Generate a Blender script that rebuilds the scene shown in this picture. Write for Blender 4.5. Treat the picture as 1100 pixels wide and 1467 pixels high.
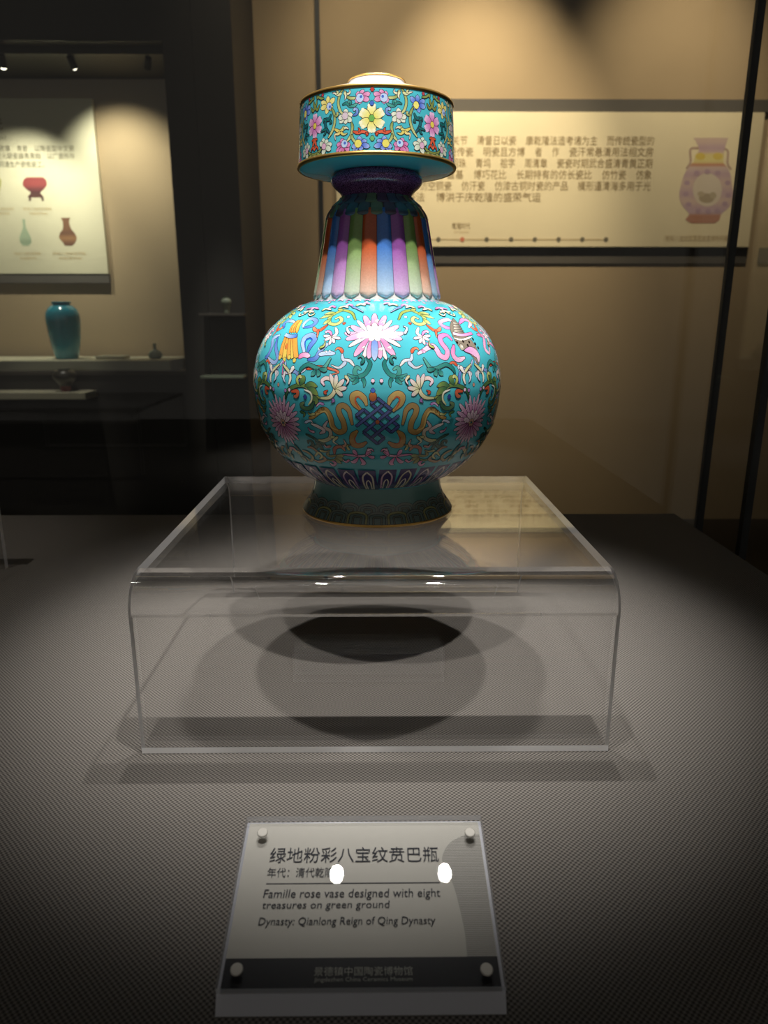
import bpy, bmesh, math, random
from math import sin, cos, tan, pi, sqrt, atan2, atan, hypot, ceil, radians
from mathutils import Vector, Matrix
random.seed(7)
for o in list(bpy.data.objects): bpy.data.objects.remove(o)
scene = bpy.context.scene
COL = scene.collection

# ------------------------------------------------------------------ camera
F, CX, CY, H = 1030.0, 550.0, 733.5, 0.23          # focal length in pixels, image centre, eye above the table
PITCH = atan(279 / F); YAW = -atan(10 / (F / cos(PITCH)))
cam = bpy.data.cameras.new('camera'); cam.sensor_fit = 'VERTICAL'; cam.sensor_height = 36.0
cam.lens = F / 1467 * 36; cam.clip_start = 0.01; cam.clip_end = 50
cam.dof.use_dof = True; cam.dof.focus_distance = 0.42; cam.dof.aperture_fstop = 14.5
co = bpy.data.objects.new('camera', cam); COL.objects.link(co)
co.location = (0, 0, H); co.rotation_euler = (pi / 2 - PITCH, 0, YAW); scene.camera = co

# ------------------------------------------------------------------ world, exposure, render quality
w = bpy.data.worlds.new('dim_gallery'); scene.world = w; w.use_nodes = True
w.node_tree.nodes['Background'].inputs[0].default_value = (1.0, 0.92, 0.82, 1)
w.node_tree.nodes['Background'].inputs[1].default_value = 0.13
vs = scene.view_settings
vs.view_transform = 'Standard'; vs.look = 'None'; vs.gamma = 1; vs.exposure = 0.0; vs.use_curve_mapping = False
cy = scene.cycles
cy.use_denoising = True; cy.transparent_max_bounces = 24; cy.max_bounces = 12; cy.glossy_bounces = 6
cy.transmission_bounces = 10; cy.caustics_reflective = False; cy.caustics_refractive = False
cy.sample_clamp_indirect = 4.0

# ------------------------------------------------------------------ pixel -> ray helpers
CAM = Vector((0, 0, H))
def ray(px, py):
    x, y, z = px - CX, -(py - CY), -F
    a = pi / 2 - PITCH
    y2 = y * cos(a) - z * sin(a); z2 = y * sin(a) + z * cos(a)
    return Vector((x * cos(YAW) - y2 * sin(YAW), x * sin(YAW) + y2 * cos(YAW), z2)).normalized()
def onz(px, py, z): r = ray(px, py); return CAM + r * ((z - H) / r.z)
def ony(px, py, y): r = ray(px, py); return CAM + r * (y / r.y)

def lin(c):
    c /= 255.0
    return c / 12.92 if c <= 0.04045 else ((c + 0.055) / 1.055) ** 2.4
def rgb(r, g, b): return (lin(r), lin(g), lin(b), 1.0)

# ------------------------------------------------------------------ materials
def new_mat(name):
    m = bpy.data.materials.new(name); m.use_nodes = True
    nt = m.node_tree; nt.nodes.clear()
    out = nt.nodes.new('ShaderNodeOutputMaterial')
    return m, nt, out
def N(nt, t, **kw):
    n = nt.nodes.new(t)
    for k, v in kw.items():
        if k in n.bl_rna.properties: setattr(n, k, v)
        else: n.inputs[k.replace('_', ' ')].default_value = v
    return n
def L(nt, a, b): nt.links.new(a, b)
def math_n(nt, op, a, b=None):
    n = nt.nodes.new('ShaderNodeMath'); n.operation = op
    for i, v in enumerate((a, b)):
        if v is None: continue
        if isinstance(v, (int, float)): n.inputs[i].default_value = v
        else: nt.links.new(v, n.inputs[i])
    return n.outputs[0]

def plain(name, col, rough=0.5, metal=0.0, coat=0.0, noise=0.0, scale=20.0, spec=0.5, bump=0.0):
    m, nt, out = new_mat(name)
    b = N(nt, 'ShaderNodeBsdfPrincipled'); L(nt, b.outputs[0], out.inputs[0])
    b.inputs['Roughness'].default_value = rough; b.inputs['Metallic'].default_value = metal
    b.inputs['Coat Weight'].default_value = coat; b.inputs['Coat Roughness'].default_value = 0.06
    b.inputs['Specular IOR Level'].default_value = spec
    if noise or bump:
        tc = N(nt, 'ShaderNodeTexCoord'); nz = N(nt, 'ShaderNodeTexNoise'); nz.inputs['Scale'].default_value = scale
        nz.inputs['Detail'].default_value = 5
        L(nt, tc.outputs['Object'], nz.inputs['Vector'])
        mx = N(nt, 'ShaderNodeMix'); mx.data_type = 'RGBA'
        L(nt, nz.outputs['Fac'], mx.inputs[0])
        mx.inputs[6].default_value = tuple(c * (1 - noise) for c in col[:3]) + (1,)
        mx.inputs[7].default_value = tuple(min(1, c * (1 + noise)) for c in col[:3]) + (1,)
        L(nt, mx.outputs[2], b.inputs['Base Color'])
        if bump:
            bp = N(nt, 'ShaderNodeBump'); bp.inputs['Strength'].default_value = bump; bp.inputs['Distance'].default_value = 0.002
            L(nt, nz.outputs['Fac'], bp.inputs['Height']); L(nt, bp.outputs[0], b.inputs['Normal'])
    else:
        b.inputs['Base Color'].default_value = col
    return m

def enamel(name, rough=0.22):
    """glazed paint whose pigment comes from the mesh's own colour layer"""
    m, nt, out = new_mat(name)
    b = N(nt, 'ShaderNodeBsdfPrincipled'); L(nt, b.outputs[0], out.inputs[0])
    at = N(nt, 'ShaderNodeAttribute'); at.attribute_name = 'Col'
    nz = N(nt, 'ShaderNodeTexNoise'); nz.inputs['Scale'].default_value = 900; nz.inputs['Detail'].default_value = 3
    tc = N(nt, 'ShaderNodeTexCoord'); L(nt, tc.outputs['Object'], nz.inputs['Vector'])
    mr = N(nt, 'ShaderNodeMapRange'); L(nt, nz.outputs['Fac'], mr.inputs[0])
    mr.inputs[3].default_value = 0.82; mr.inputs[4].default_value = 1.15
    mu = N(nt, 'ShaderNodeVectorMath'); mu.operation = 'SCALE'
    L(nt, at.outputs['Color'], mu.inputs[0]); L(nt, mr.outputs[0], mu.inputs['Scale'])
    L(nt, mu.outputs[0], b.inputs['Base Color'])
    b.inputs['Roughness'].default_value = rough; b.inputs['Coat Weight'].default_value = 0.5
    b.inputs['Coat Roughness'].default_value = 0.05
    return m

def clear_acrylic(name, tint=(1, 1, 1, 1), ior=1.49):
    """polished flat acrylic: light goes straight through, Fresnel share is mirrored"""
    m, nt, out = new_mat(name)
    g = N(nt, 'ShaderNodeNewGeometry')
    io = N(nt, 'ShaderNodeMix'); io.data_type = 'FLOAT'
    L(nt, g.outputs['Backfacing'], io.inputs[0]); io.inputs[2].default_value = ior; io.inputs[3].default_value = 1 / ior
    fr = N(nt, 'ShaderNodeFresnel'); L(nt, io.outputs[0], fr.inputs['IOR'])
    t = N(nt, 'ShaderNodeBsdfTransparent'); t.inputs[0].default_value = tint
    gl = N(nt, 'ShaderNodeBsdfGlossy'); gl.inputs['Roughness'].default_value = 0.006
    mx = N(nt, 'ShaderNodeMixShader'); L(nt, fr.outputs[0], mx.inputs[0])
    L(nt, t.outputs[0], mx.inputs[1]); L(nt, gl.outputs[0], mx.inputs[2]); L(nt, mx.outputs[0], out.inputs[0])
    return m

def bend_acrylic(name):
    m, nt, out = new_mat(name)
    gl = N(nt, 'ShaderNodeBsdfGlass'); gl.inputs['IOR'].default_value = 1.49; gl.inputs['Roughness'].default_value = 0.01
    t = N(nt, 'ShaderNodeBsdfTransparent')
    mx = N(nt, 'ShaderNodeMixShader'); mx.inputs[0].default_value = 0.85
    L(nt, t.outputs[0], mx.inputs[1]); L(nt, gl.outputs[0], mx.inputs[2]); L(nt, mx.outputs[0], out.inputs[0])
    return m

def edge_acrylic(name, col=(0.95, 0.95, 0.95, 1), through=0.08):
    m, nt, out = new_mat(name)
    d = N(nt, 'ShaderNodeBsdfPrincipled'); d.inputs['Base Color'].default_value = col; d.inputs['Roughness'].default_value = 0.2
    tl = N(nt, 'ShaderNodeBsdfTranslucent'); tl.inputs[0].default_value = col
    m1 = N(nt, 'ShaderNodeMixShader'); m1.inputs[0].default_value = 0.5
    L(nt, d.outputs[0], m1.inputs[1]); L(nt, tl.outputs[0], m1.inputs[2])
    t = N(nt, 'ShaderNodeBsdfTransparent')
    mx = N(nt, 'ShaderNodeMixShader'); mx.inputs[0].default_value = 1 - through
    L(nt, t.outputs[0], mx.inputs[1]); L(nt, m1.outputs[0], mx.inputs[2]); L(nt, mx.outputs[0], out.inputs[0])
    return m

def fabric(name, col, pitch=0.00115):
    m, nt, out = new_mat(name)
    b = N(nt, 'ShaderNodeBsdfPrincipled'); L(nt, b.outputs[0], out.inputs[0])
    b.inputs['Roughness'].default_value = 0.85; b.inputs['Specular IOR Level'].default_value = 0.25
    tc = N(nt, 'ShaderNodeTexCoord')
    nz = N(nt, 'ShaderNodeTexNoise'); nz.inputs['Scale'].default_value = 60; L(nt, tc.outputs['Object'], nz.inputs['Vector'])
    sc = N(nt, 'ShaderNodeVectorMath'); sc.operation = 'SCALE'; sc.inputs['Scale'].default_value = 0.0009
    L(nt, nz.outputs['Color'], sc.inputs[0])
    ad = N(nt, 'ShaderNodeVectorMath'); ad.operation = 'ADD'; L(nt, tc.outputs['Object'], ad.inputs[0]); L(nt, sc.outputs[0], ad.inputs[1])
    sp = N(nt, 'ShaderNodeSeparateXYZ'); L(nt, ad.outputs[0], sp.inputs[0])
    k = pi / pitch
    sx = math_n(nt, 'SINE', math_n(nt, 'MULTIPLY', sp.outputs[0], k))
    sy = math_n(nt, 'SINE', math_n(nt, 'MULTIPLY', sp.outputs[1], k))
    pr = math_n(nt, 'MULTIPLY', sx, sy)
    hgt = math_n(nt, 'MULTIPLY_ADD', pr, 0.5); hgt.node.inputs[2].default_value = 0.5
    cr = N(nt, 'ShaderNodeValToRGB'); L(nt, hgt, cr.inputs[0])
    cr.color_ramp.elements[0].position = 0.18; cr.color_ramp.elements[0].color = tuple(c * 0.32 for c in col[:3]) + (1,)
    cr.color_ramp.elements[1].position = 0.80; cr.color_ramp.elements[1].color = tuple(c * 1.6 for c in col[:3]) + (1,)
    L(nt, cr.outputs[0], b.inputs['Base Color'])
    bp = N(nt, 'ShaderNodeBump'); bp.inputs['Strength'].default_value = 0.5; bp.inputs['Distance'].default_value = 0.0005
    L(nt, hgt, bp.inputs['Height']); L(nt, bp.outputs[0], b.inputs['Normal'])
    return m

def emit(name, col, s):
    m, nt, out = new_mat(name)
    e = N(nt, 'ShaderNodeEmission'); e.inputs[0].default_value = col; e.inputs[1].default_value = s
    L(nt, e.outputs[0], out.inputs[0]); return m

def hatch(name, ca, cb, pitch):
    m, nt, out = new_mat(name)
    b = N(nt, 'ShaderNodeBsdfPrincipled'); L(nt, b.outputs[0], out.inputs[0]); b.inputs['Roughness'].default_value = 0.6
    tc = N(nt, 'ShaderNodeTexCoord'); sp = N(nt, 'ShaderNodeSeparateXYZ'); L(nt, tc.outputs['Object'], sp.inputs[0])
    s = math_n(nt, 'SINE', math_n(nt, 'MULTIPLY', sp.outputs[1], 2 * pi / pitch))
    f = math_n(nt, 'MULTIPLY_ADD', s, 0.5); f.node.inputs[2].default_value = 0.5
    mx = N(nt, 'ShaderNodeMix'); mx.data_type = 'RGBA'; L(nt, f, mx.inputs[0]); mx.inputs[6].default_value = ca; mx.inputs[7].default_value = cb
    L(nt, mx.outputs[2], b.inputs['Base Color']); return m

M = dict(
    fabric=fabric('woven_fabric', rgb(89, 85, 80)),
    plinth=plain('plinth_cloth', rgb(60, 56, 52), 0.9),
    clear=clear_acrylic('clear_acrylic', (1, 1, 1, 1), 1.56),
    glass=clear_acrylic('case_glass', (0.97, 0.985, 0.975, 1), 1.5),
    bend=bend_acrylic('bent_acrylic'),
    edge=edge_acrylic('acrylic_cut_edge'),
    rim=edge_acrylic('label_cut_edge', (0.8, 0.82, 0.86, 1), 0.55),
    enamel=enamel('painted_enamel'),
    turquoise=plain('turquoise_glaze', rgb(76, 184, 198), 0.2, coat=0.6, noise=0.06, scale=60),
    turq_dark=plain('deep_turquoise_glaze', rgb(46, 150, 165), 0.25, coat=0.4, noise=0.06, scale=60),
    foot=plain('foot_green_glaze', rgb(96, 138, 132), 0.25, coat=0.4, noise=0.08, scale=80),
    white=plain('white_glaze', rgb(226, 220, 214), 0.2, coat=0.5),
    collar=None,
    gold=plain('worn_gilding', rgb(196, 156, 84), 0.32, metal=0.85, noise=0.15, scale=150),
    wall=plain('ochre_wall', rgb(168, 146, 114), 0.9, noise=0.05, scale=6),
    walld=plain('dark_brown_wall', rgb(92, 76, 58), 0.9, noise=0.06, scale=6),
    dark=plain('charcoal_frame', rgb(54, 51, 47), 0.6, noise=0.08, scale=8),
    black=plain('black_seam', rgb(22, 23, 24), 0.5),
    rail=plain('grey_rail', rgb(84, 78, 70), 0.7, noise=0.08, scale=12),
    board=plain('cream_board', rgb(240, 224, 186), 0.6, noise=0.02, scale=8),
    board2=plain('ivory_board', rgb(214, 206, 176), 0.6, noise=0.02, scale=8),
    ink=plain('brown_print', rgb(150, 126, 84), 0.8),
    ink2=plain('faint_print', rgb(196, 172, 128), 0.8),
    inkg=plain('grey_print', rgb(112, 104, 84), 0.8),
    labelink=plain('dark_blue_print', rgb(28, 32, 44), 0.7),
    paper=plain('grey_label_paper', rgb(196, 193, 183), 0.75, noise=0.03, scale=300),
    band=plain('dark_label_band', rgb(26, 27, 31), 0.6),
    bandink=plain('dim_band_print', rgb(170, 170, 160), 0.7),
    hatch=hatch('ruled_grey_print', rgb(122, 119, 112), rgb(186, 183, 174), 0.00072),
    screw=plain('brushed_screw', rgb(186, 182, 172), 0.5, metal=0.15),
    floor=plain('dark_floor', rgb(48, 42, 38), 0.5, noise=0.1, scale=3),
    ceiling=plain('dark_ceiling', rgb(30, 28, 27), 0.9),
    bluev=plain('teal_blue_glaze', rgb(44, 156, 180), 0.18, coat=0.8, noise=0.08, scale=30),
    shelf=plain('off_white_shelf', rgb(196, 190, 164), 0.6),
    pale=plain('pale_celadon', rgb(150, 160, 140), 0.25, coat=0.5),
    redj=plain('iron_red_glaze', rgb(140, 62, 46), 0.3, coat=0.4),
    lampm=plain('lamp_black_metal', rgb(28, 28, 28), 0.4, metal=0.3),
    lens=emit('lit_lens', (1.0, 0.90, 0.72, 1), 9.0),
    lenscool=emit('lit_white_lens', (1.0, 0.97, 0.92, 1), 60.0),
)
def speckle():
    m, nt, out = new_mat('purple_scroll_glaze')
    b = N(nt, 'ShaderNodeBsdfPrincipled'); L(nt, b.outputs[0], out.inputs[0]); b.inputs['Roughness'].default_value = 0.22; b.inputs['Coat Weight'].default_value = 0.5
    tc = N(nt, 'ShaderNodeTexCoord'); v = N(nt, 'ShaderNodeTexVoronoi'); v.feature = 'DISTANCE_TO_EDGE'; v.inputs['Scale'].default_value = 900
    L(nt, tc.outputs['Object'], v.inputs['Vector'])
    cr = N(nt, 'ShaderNodeValToRGB'); L(nt, v.outputs['Distance'], cr.inputs[0])
    cr.color_ramp.elements[0].position = 0.05; cr.color_ramp.elements[0].color = rgb(62, 34, 74)
    cr.color_ramp.elements[1].position = 0.16; cr.color_ramp.elements[1].color = rgb(142, 96, 158)
    L(nt, cr.outputs[0], b.inputs['Base Color']); return m
M['collar'] = speckle()

# ------------------------------------------------------------------ object helpers
def tag(o, label=None, cat=None, group=None, kind=None):
    if label: o['label'] = label
    if cat: o['category'] = cat
    if group: o['group'] = group
    if kind: o['kind'] = kind
    return o
def link(name, me, mats=None, parent=None, loc=(0, 0, 0), rot=(0, 0, 0)):
    o = bpy.data.objects.new(name, me); COL.objects.link(o)
    if mats is not None:
        for m in (mats if isinstance(mats, (list, tuple)) else [mats]): me.materials.append(m)
    o.parent = parent; o.location = loc; o.rotation_euler = rot
    return o
def empty(name, loc=(0, 0, 0), rot=(0, 0, 0)):
    o = bpy.data.objects.new(name, None); COL.objects.link(o); o.location = loc; o.rotation_euler = rot
    o.empty_display_size = 0.02; return o
def mesh(name, v, f, smooth=False, midx=None):
    me = bpy.data.meshes.new(name); me.from_pydata([tuple(p) for p in v], [], f); me.update()
    if smooth: me.polygons.foreach_set('use_smooth', [True] * len(me.polygons))
    if midx: me.polygons.foreach_set('material_index', midx)
    return me
def box_data(x0, x1, y0, y1, z0, z1):
    v = [(x0, y0, z0), (x1, y0, z0), (x1, y1, z0), (x0, y1, z0), (x0, y0, z1), (x1, y0, z1), (x1, y1, z1), (x0, y1, z1)]
    f = [(0, 3, 2, 1), (4, 5, 6, 7), (0, 1, 5, 4), (1, 2, 6, 5), (2, 3, 7, 6), (3, 0, 4, 7)]
    return v, f
def box(name, x0, x1, y0, y1, z0, z1, mat, parent=None, bev=0.0):
    v, f = box_data(x0, x1, y0, y1, z0, z1)
    me = mesh(name, v, f)
    if bev:
        bm = bmesh.new(); bm.from_mesh(me)
        bmesh.ops.bevel(bm, geom=bm.edges[:], offset=bev, segments=2, affect='EDGES', profile=0.5)
        bm.to_mesh(me); bm.free()
    return link(name, me, mat, parent)
def lathe(name, prof, seg=64, smooth=True, sharp=40):
    v, f = [], []
    n = len(prof)
    for i, (r, z) in enumerate(prof):
        for k in range(seg):
            a = 2 * pi * k / seg
            v.append((r * cos(a), r * sin(a), z))
    for i in range(n - 1):
        for k in range(seg):
            k2 = (k + 1) % seg
            f.append((i * seg + k, i * seg + k2, (i + 1) * seg + k2, (i + 1) * seg + k))
    if prof[0][0] > 1e-5: f.append(tuple(reversed(range(seg))))
    if prof[-1][0] > 1e-5: f.append(tuple((n - 1) * seg + k for k in range(seg)))
    me = mesh(name, v, f, smooth)
    if smooth: me.set_sharp_from_angle(angle=radians(sharp))
    return me
def cat_rom(P, n):
    """Catmull-Rom through tuples, n samples per span"""
    if len(P) < 3:
        return [tuple(a + (b - a) * i / n for a, b in zip(P[0], P[1])) for i in range(n + 1)]
    out = []
    for i in range(len(P) - 1):
        p0 = P[i - 1] if i else tuple(2 * a - b for a, b in zip(P[0], P[1]))
        p1, p2 = P[i], P[i + 1]
        p3 = P[i + 2] if i + 2 < len(P) else tuple(2 * a - b for a, b in zip(P[-1], P[-2]))
        for k in range(n):
            t = k / n
            out.append(tuple(0.5 * (2 * b + (c - a) * t + (2 * a - 5 * b + 4 * c - d) * t * t + (3 * b - a - 3 * c + d) * t ** 3)
                             for a, b, c, d in zip(p0, p1, p2, p3)))
    out.append(tuple(P[-1])); return out

_txtcache = {}
def text_mesh(s):
    if s not in _txtcache:
        cu = bpy.data.curves.new('t', 'FONT'); cu.body = s; cu.size = 1; cu.resolution_u = 2
        o = bpy.data.objects.new('t', cu); COL.objects.link(o)
        dg = bpy.context.evaluated_depsgraph_get()
        me = bpy.data.meshes.new_from_object(o.evaluated_get(dg))
        vs_ = [v.co.copy() for v in me.vertices]; fs = [tuple(p.vertices) for p in me.polygons]
        bpy.data.objects.remove(o); bpy.data.meshes.remove(me)
        _txtcache[s] = (vs_, fs)
    return _txtcache[s]
def text(name, s, u0, u1, v0, v1, mat, parent, shear=0.0, off=0.0003):
    """flat lettering fitted into the rectangle u0..u1, v0..v1 of the parent's local XY plane"""
    vv, ff = text_mesh(s)
    if not vv: return None
    x0 = min(p.x for p in vv); x1 = max(p.x for p in vv); y0 = min(p.y for p in vv); y1 = max(p.y for p in vv)
    out = []
    for p in vv:
        b = v0 + (p.y - y0) / (y1 - y0) * (v1 - v0)
        out.append((u0 + (p.x - x0) / (x1 - x0) * (u1 - u0) + shear * (b - v0), b, off))
    return link(name, mesh(name, out, ff), mat, parent)

# ------------------------------------------------------------------ the room
WALL_Y = 4.0
o = box('wall_back', -4.5, 4.5, WALL_Y, WALL_Y + 0.1, -0.9, 2.6, M['wall']); tag(o, kind='structure')
o = box('floor', -4.5, 4.5, -1.5, WALL_Y + 0.1, -1.0, -0.9, M['floor']); tag(o, kind='structure')
o = box('ceiling', -4.5, 4.5, -1.5, WALL_Y + 0.1, 2.6, 2.7, M['ceiling']); tag(o, kind='structure')
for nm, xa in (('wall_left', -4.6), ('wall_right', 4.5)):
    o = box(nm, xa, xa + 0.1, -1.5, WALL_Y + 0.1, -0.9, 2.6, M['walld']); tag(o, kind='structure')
# dark vertical joint between two wall panels
xs = ony(455, 60, WALL_Y).x
o = box('trim_1', xs - 0.011, xs + 0.011, WALL_Y - 0.012, WALL_Y + 0.02, -0.9, 2.6, M['black']); tag(o, kind='structure')
# dark pier between the lit wall and the left cabinet
pl, pr_ = ony(290, 300, 3.40).x, ony(344, 300, 3.40).x
o = box('wall_pier', pl, pr_, 3.40, WALL_Y, -0.9, 2.6, M['dark']); tag(o, kind='structure')

# ------------------------------------------------------------------ lamps
def spot(name, loc, target, energy, size_deg, blend, col, radius, parent=None):
    l = bpy.data.lights.new(name, 'SPOT'); l.energy = energy; l.color = col; l.spot_size = radians(size_deg); l.spot_blend = blend
    l.shadow_soft_size = radius
    ob = bpy.data.objects.new(name, l); COL.objects.link(ob)
    d = Vector(target) - Vector(loc)
    ob.location = loc; ob.rotation_euler = d.to_track_quat('-Z', 'Y').to_euler()
    return ob
def spot_lamp(loc, target, energy, size, blend, col, rad, label, group, lens, scale=1.0, lit=True):
    """small can spotlight: swivel stem, housing, rim, lens; the light sits just below the lens"""
    loc = Vector(loc); d = (Vector(target) - loc).normalized()
    root = empty('spot_lamp', loc); tag(root, label, 'lamp', group)
    q = d.to_track_quat('-Z', 'Y').to_euler()
    s = scale
    link('housing', lathe('housing', [(0.009 * s, 0.052 * s), (0.014 * s, 0.048 * s), (0.016 * s, 0.01 * s), (0.016 * s, 0.001 * s), (0.0135 * s, 0.001 * s)][::-1], 24), M['lampm'], root, rot=q)
    link('lens', lathe('lens', [(0.0005, -0.007 * s), (0.006 * s, -0.006 * s), (0.0105 * s, -0.003 * s), (0.0132 * s, 0.0006 * s), (0.0132 * s, 0.003 * s), (0.0005, 0.003 * s)], 24), lens if lit else M['lampm'], root, rot=q)
    box('stem', -0.003 * s, 0.003 * s, -0.003 * s, 0.003 * s, 0.03 * s, 0.075 * s, M['lampm'], root)
    box('mounting_plate', -0.012 * s, 0.012 * s, -0.012 * s, 0.012 * s, 0.07 * s, 0.078 * s, M['lampm'], root)
    if lit:
        sp = spot('spot_light', loc + d * 0.024 * s, target, energy, size, blend, col, rad)
    return root

VX, VY, VZ = 0.0, 0.4917, 0.1       # vase axis and the riser's top
CASE_LAMPS = [
    # position, target, watts, cone
    ((0.115, 0.175, 1.20), (0.005, 0.47, 0.17), 58.0, 30, 'white spotlight above the vase, in the front row near the side pane'),
    ((-0.115, 0.175, 1.20), (-0.005, 0.47, 0.10), 36.0, 29, 'white spotlight above the vase, in the front row away from the side pane'),
    ((-0.082, 0.696, 1.20), (0.0, 0.51, 0.05), 42.0, 29, 'white spotlight above the vase, in the rear row away from the side pane'),
    ((0.131, 0.697, 1.20), (0.0, 0.51, 0.05), 42.0, 29, 'white spotlight above the vase, in the rear row near the side pane'),
]
for (p, t, e, c, lb) in CASE_LAMPS:
    spot_lamp(p, t, e, c, 1.0, (1.0, 0.965, 0.93), 0.011, lb, 'spotlights in the canopy of the glass case', M['lenscool'])
spot_lamp((-0.50, 0.30, 1.20), (-0.55, 0.62, 0.0), 12.0, 30, 0.7, (1.0, 0.93, 0.85), 0.011,
          'small white spotlight in the canopy beside the vase lamps', 'spotlights in the canopy of the glass case', M['lenscool'])
# warm wall washers of the gallery, fixed to the ceiling; the first is an added fill light
WASH = [(420, 250, 26, 60, 'added warm fill spotlight brightening the dim wall beside the pier'), (560, 120, 60, 56, 'warm ceiling spotlight aimed at the wall over the text panel'), (690, 240, 260, 50, 'warm ceiling spotlight aimed at the lines of text on the panel'),
        (960, 200, 100, 56, 'warm ceiling spotlight aimed at the printed purple vase')]
for (px, py, e, sz, lb) in WASH:
    t = ony(px, py, WALL_Y)
    spot_lamp((t.x, 3.05, 2.52), t, e, sz, 1.0, (1.0, 0.84, 0.60), 0.03, lb,
              'warm ceiling spotlights in front of the wall', M['lens'], scale=1.0)

for (px, py, y, e, sz, lb) in ((325, 470, 3.34, 110, 10, 'added narrow spotlight brightening the tiny pale vase'), (70, 545, 3.34, 60, 14, 'added narrow spotlight brightening the low white ledge')):
    t = ony(px, py, y)
    spot_lamp((t.x, y - 0.75, 2.52), t, e, sz, 0.8, (1.0, 0.95, 0.85), 0.03, lb, 'warm ceiling spotlights in front of the wall', M['lens'])  # both lamps added only to brighten the reflection stand-ins
# ------------------------------------------------------------------ table plinth and glass case
TX0, TX1, TY0, TY1 = -1.6, 0.361, 0.02, 0.8395
pln = empty('display_plinth', (0, 0, -0.9)); tag(pln, 'long display plinth covered in grey brown woven fabric', 'plinth')
def xf(o, dz=0.9):                       # geometry given in world heights, parent sits on the floor
    o.location = (0, 0, dz); return o
xf(box('fabric_top', TX0, TX1, TY0, TY1, -0.02, 0.0, M['fabric'], pln, bev=0.0015))
xf(box('plinth_body', TX0 + 0.01, TX1 - 0.01, TY0 + 0.01, TY1 - 0.01, -0.9, -0.02, M['plinth'], pln))
gc = empty('glass_case', (0, 0, -0.9)); tag(gc, 'clear glass case walls with thin black joints around the plinth', 'display case')
RX = 0.385; BY = RX / 0.4653; JY = RX / 0.530
BY2 = 0.8290
BYB = max(BY, TY1 + 0.012)
RXB = BYB * 0.4653
xf(box('back_pane', TX0, RXB, BYB, BYB + 0.006, -0.9, 1.3, M['glass'], gc))
JB = RXB / 0.530
xf(box('side_pane', RXB, RXB + 0.006, JB + 0.001, BYB, -0.9, 1.3, M['glass'], gc))
xf(box('side_pane', RXB, RXB + 0.006, -0.05, JB - 0.001, -0.9, 1.3, M['glass'], gc))
xf(box('corner_joint', RXB - 0.0015, RXB + 0.0065, BYB - 0.001, BYB + 0.0065, -0.9, 1.3, M['black'], gc))
xf(box('pane_joint', RXB - 0.001, RXB + 0.007, JB - 0.0045, JB + 0.0045, -0.9, 1.3, M['black'], gc))
xf(box('canopy', TX0, RXB + 0.006, -0.05, BYB + 0.006, 1.2782, 1.32, M['dark'], gc))

# ------------------------------------------------------------------ acrylic risers
def riser_mesh(x0, x1, yf, yb, h, r, t):
    def arc(cy_, cz, rr, a0, a1, n=14):
        return [(cy_ + rr * cos(a0 + (a1 - a0) * i / n), cz + rr * sin(a0 + (a1 - a0) * i / n)) for i in range(n + 1)]
    outer = [(yf, 0.0), (yf, 0.0035)] + arc(yf + r, h - r, r, pi, pi / 2) + arc(yb - r, h - r, r, pi / 2, 0) + [(yb, 0.0035), (yb, 0.0)]
    ri = r - t
    inner = [(yf + t, 0.0), (yf + t, 0.0035)] + arc(yf + r, h - r, ri, pi, pi / 2) + arc(yb - r, h - r, ri, pi / 2, 0) + [(yb - t, 0.0035), (yb - t, 0.0)]
    n = len(outer); v, f, mi = [], [], []
    for (y, z) in outer: v += [(x0, y, z + 0.0002), (x1, y, z + 0.0002)]
    for (y, z) in inner: v += [(x0, y, z + 0.0002), (x1, y, z + 0.0002)]
    b = 2 * n
    for i in range(n - 1):
        flat = i in (1, n // 2 - 1, n - 3, n - 2); glow_strip = i == 0  # pale lowest front strip imitates light piped down the sheet
        f.append((2 * i, 2 * i + 1, 2 * i + 3, 2 * i + 2)); mi.append(2 if glow_strip else 0 if flat else 1)
        f.append((b + 2 * i, b + 2 * i + 2, b + 2 * i + 3, b + 2 * i + 1)); mi.append(0 if flat or glow_strip else 1)
        f.append((2 * i, 2 * i + 2, b + 2 * i + 2, b + 2 * i)); mi.append(2)
        f.append((2 * i + 1, b + 2 * i + 1, b + 2 * i + 3, 2 * i + 3)); mi.append(2)
    f.append((0, b, b + 1, 1)); mi.append(0)
    e = 2 * (n - 1); f.append((e, e + 1, b + e + 1, b + e)); mi.append(0)
    me = mesh('acrylic_riser', v, f, True, mi)
    bm = bmesh.new(); bm.from_mesh(me); bmesh.ops.recalc_face_normals(bm, faces=bm.faces); bm.to_mesh(me); bm.free()
    me.set_sharp_from_angle(angle=radians(30))
    return me
RM = [M['clear'], M['bend'], M['edge']]
o = link('acrylic_riser', riser_mesh(-0.1288, 0.1262, 0.3456, 0.6130, 0.1, 0.020, 0.0055), RM)
tag(o, 'clear bent acrylic riser with rounded front edge under the turquoise vase', 'display riser')
q = onz(12, 813, 0)
o = link('acrylic_riser', riser_mesh(q.x - 0.255, q.x, q.y - 0.26, q.y, 0.1, 0.020, 0.0055), RM)
tag(o, 'clear acrylic riser with nothing on it, beside the riser that carries the vase', 'display riser')

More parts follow.
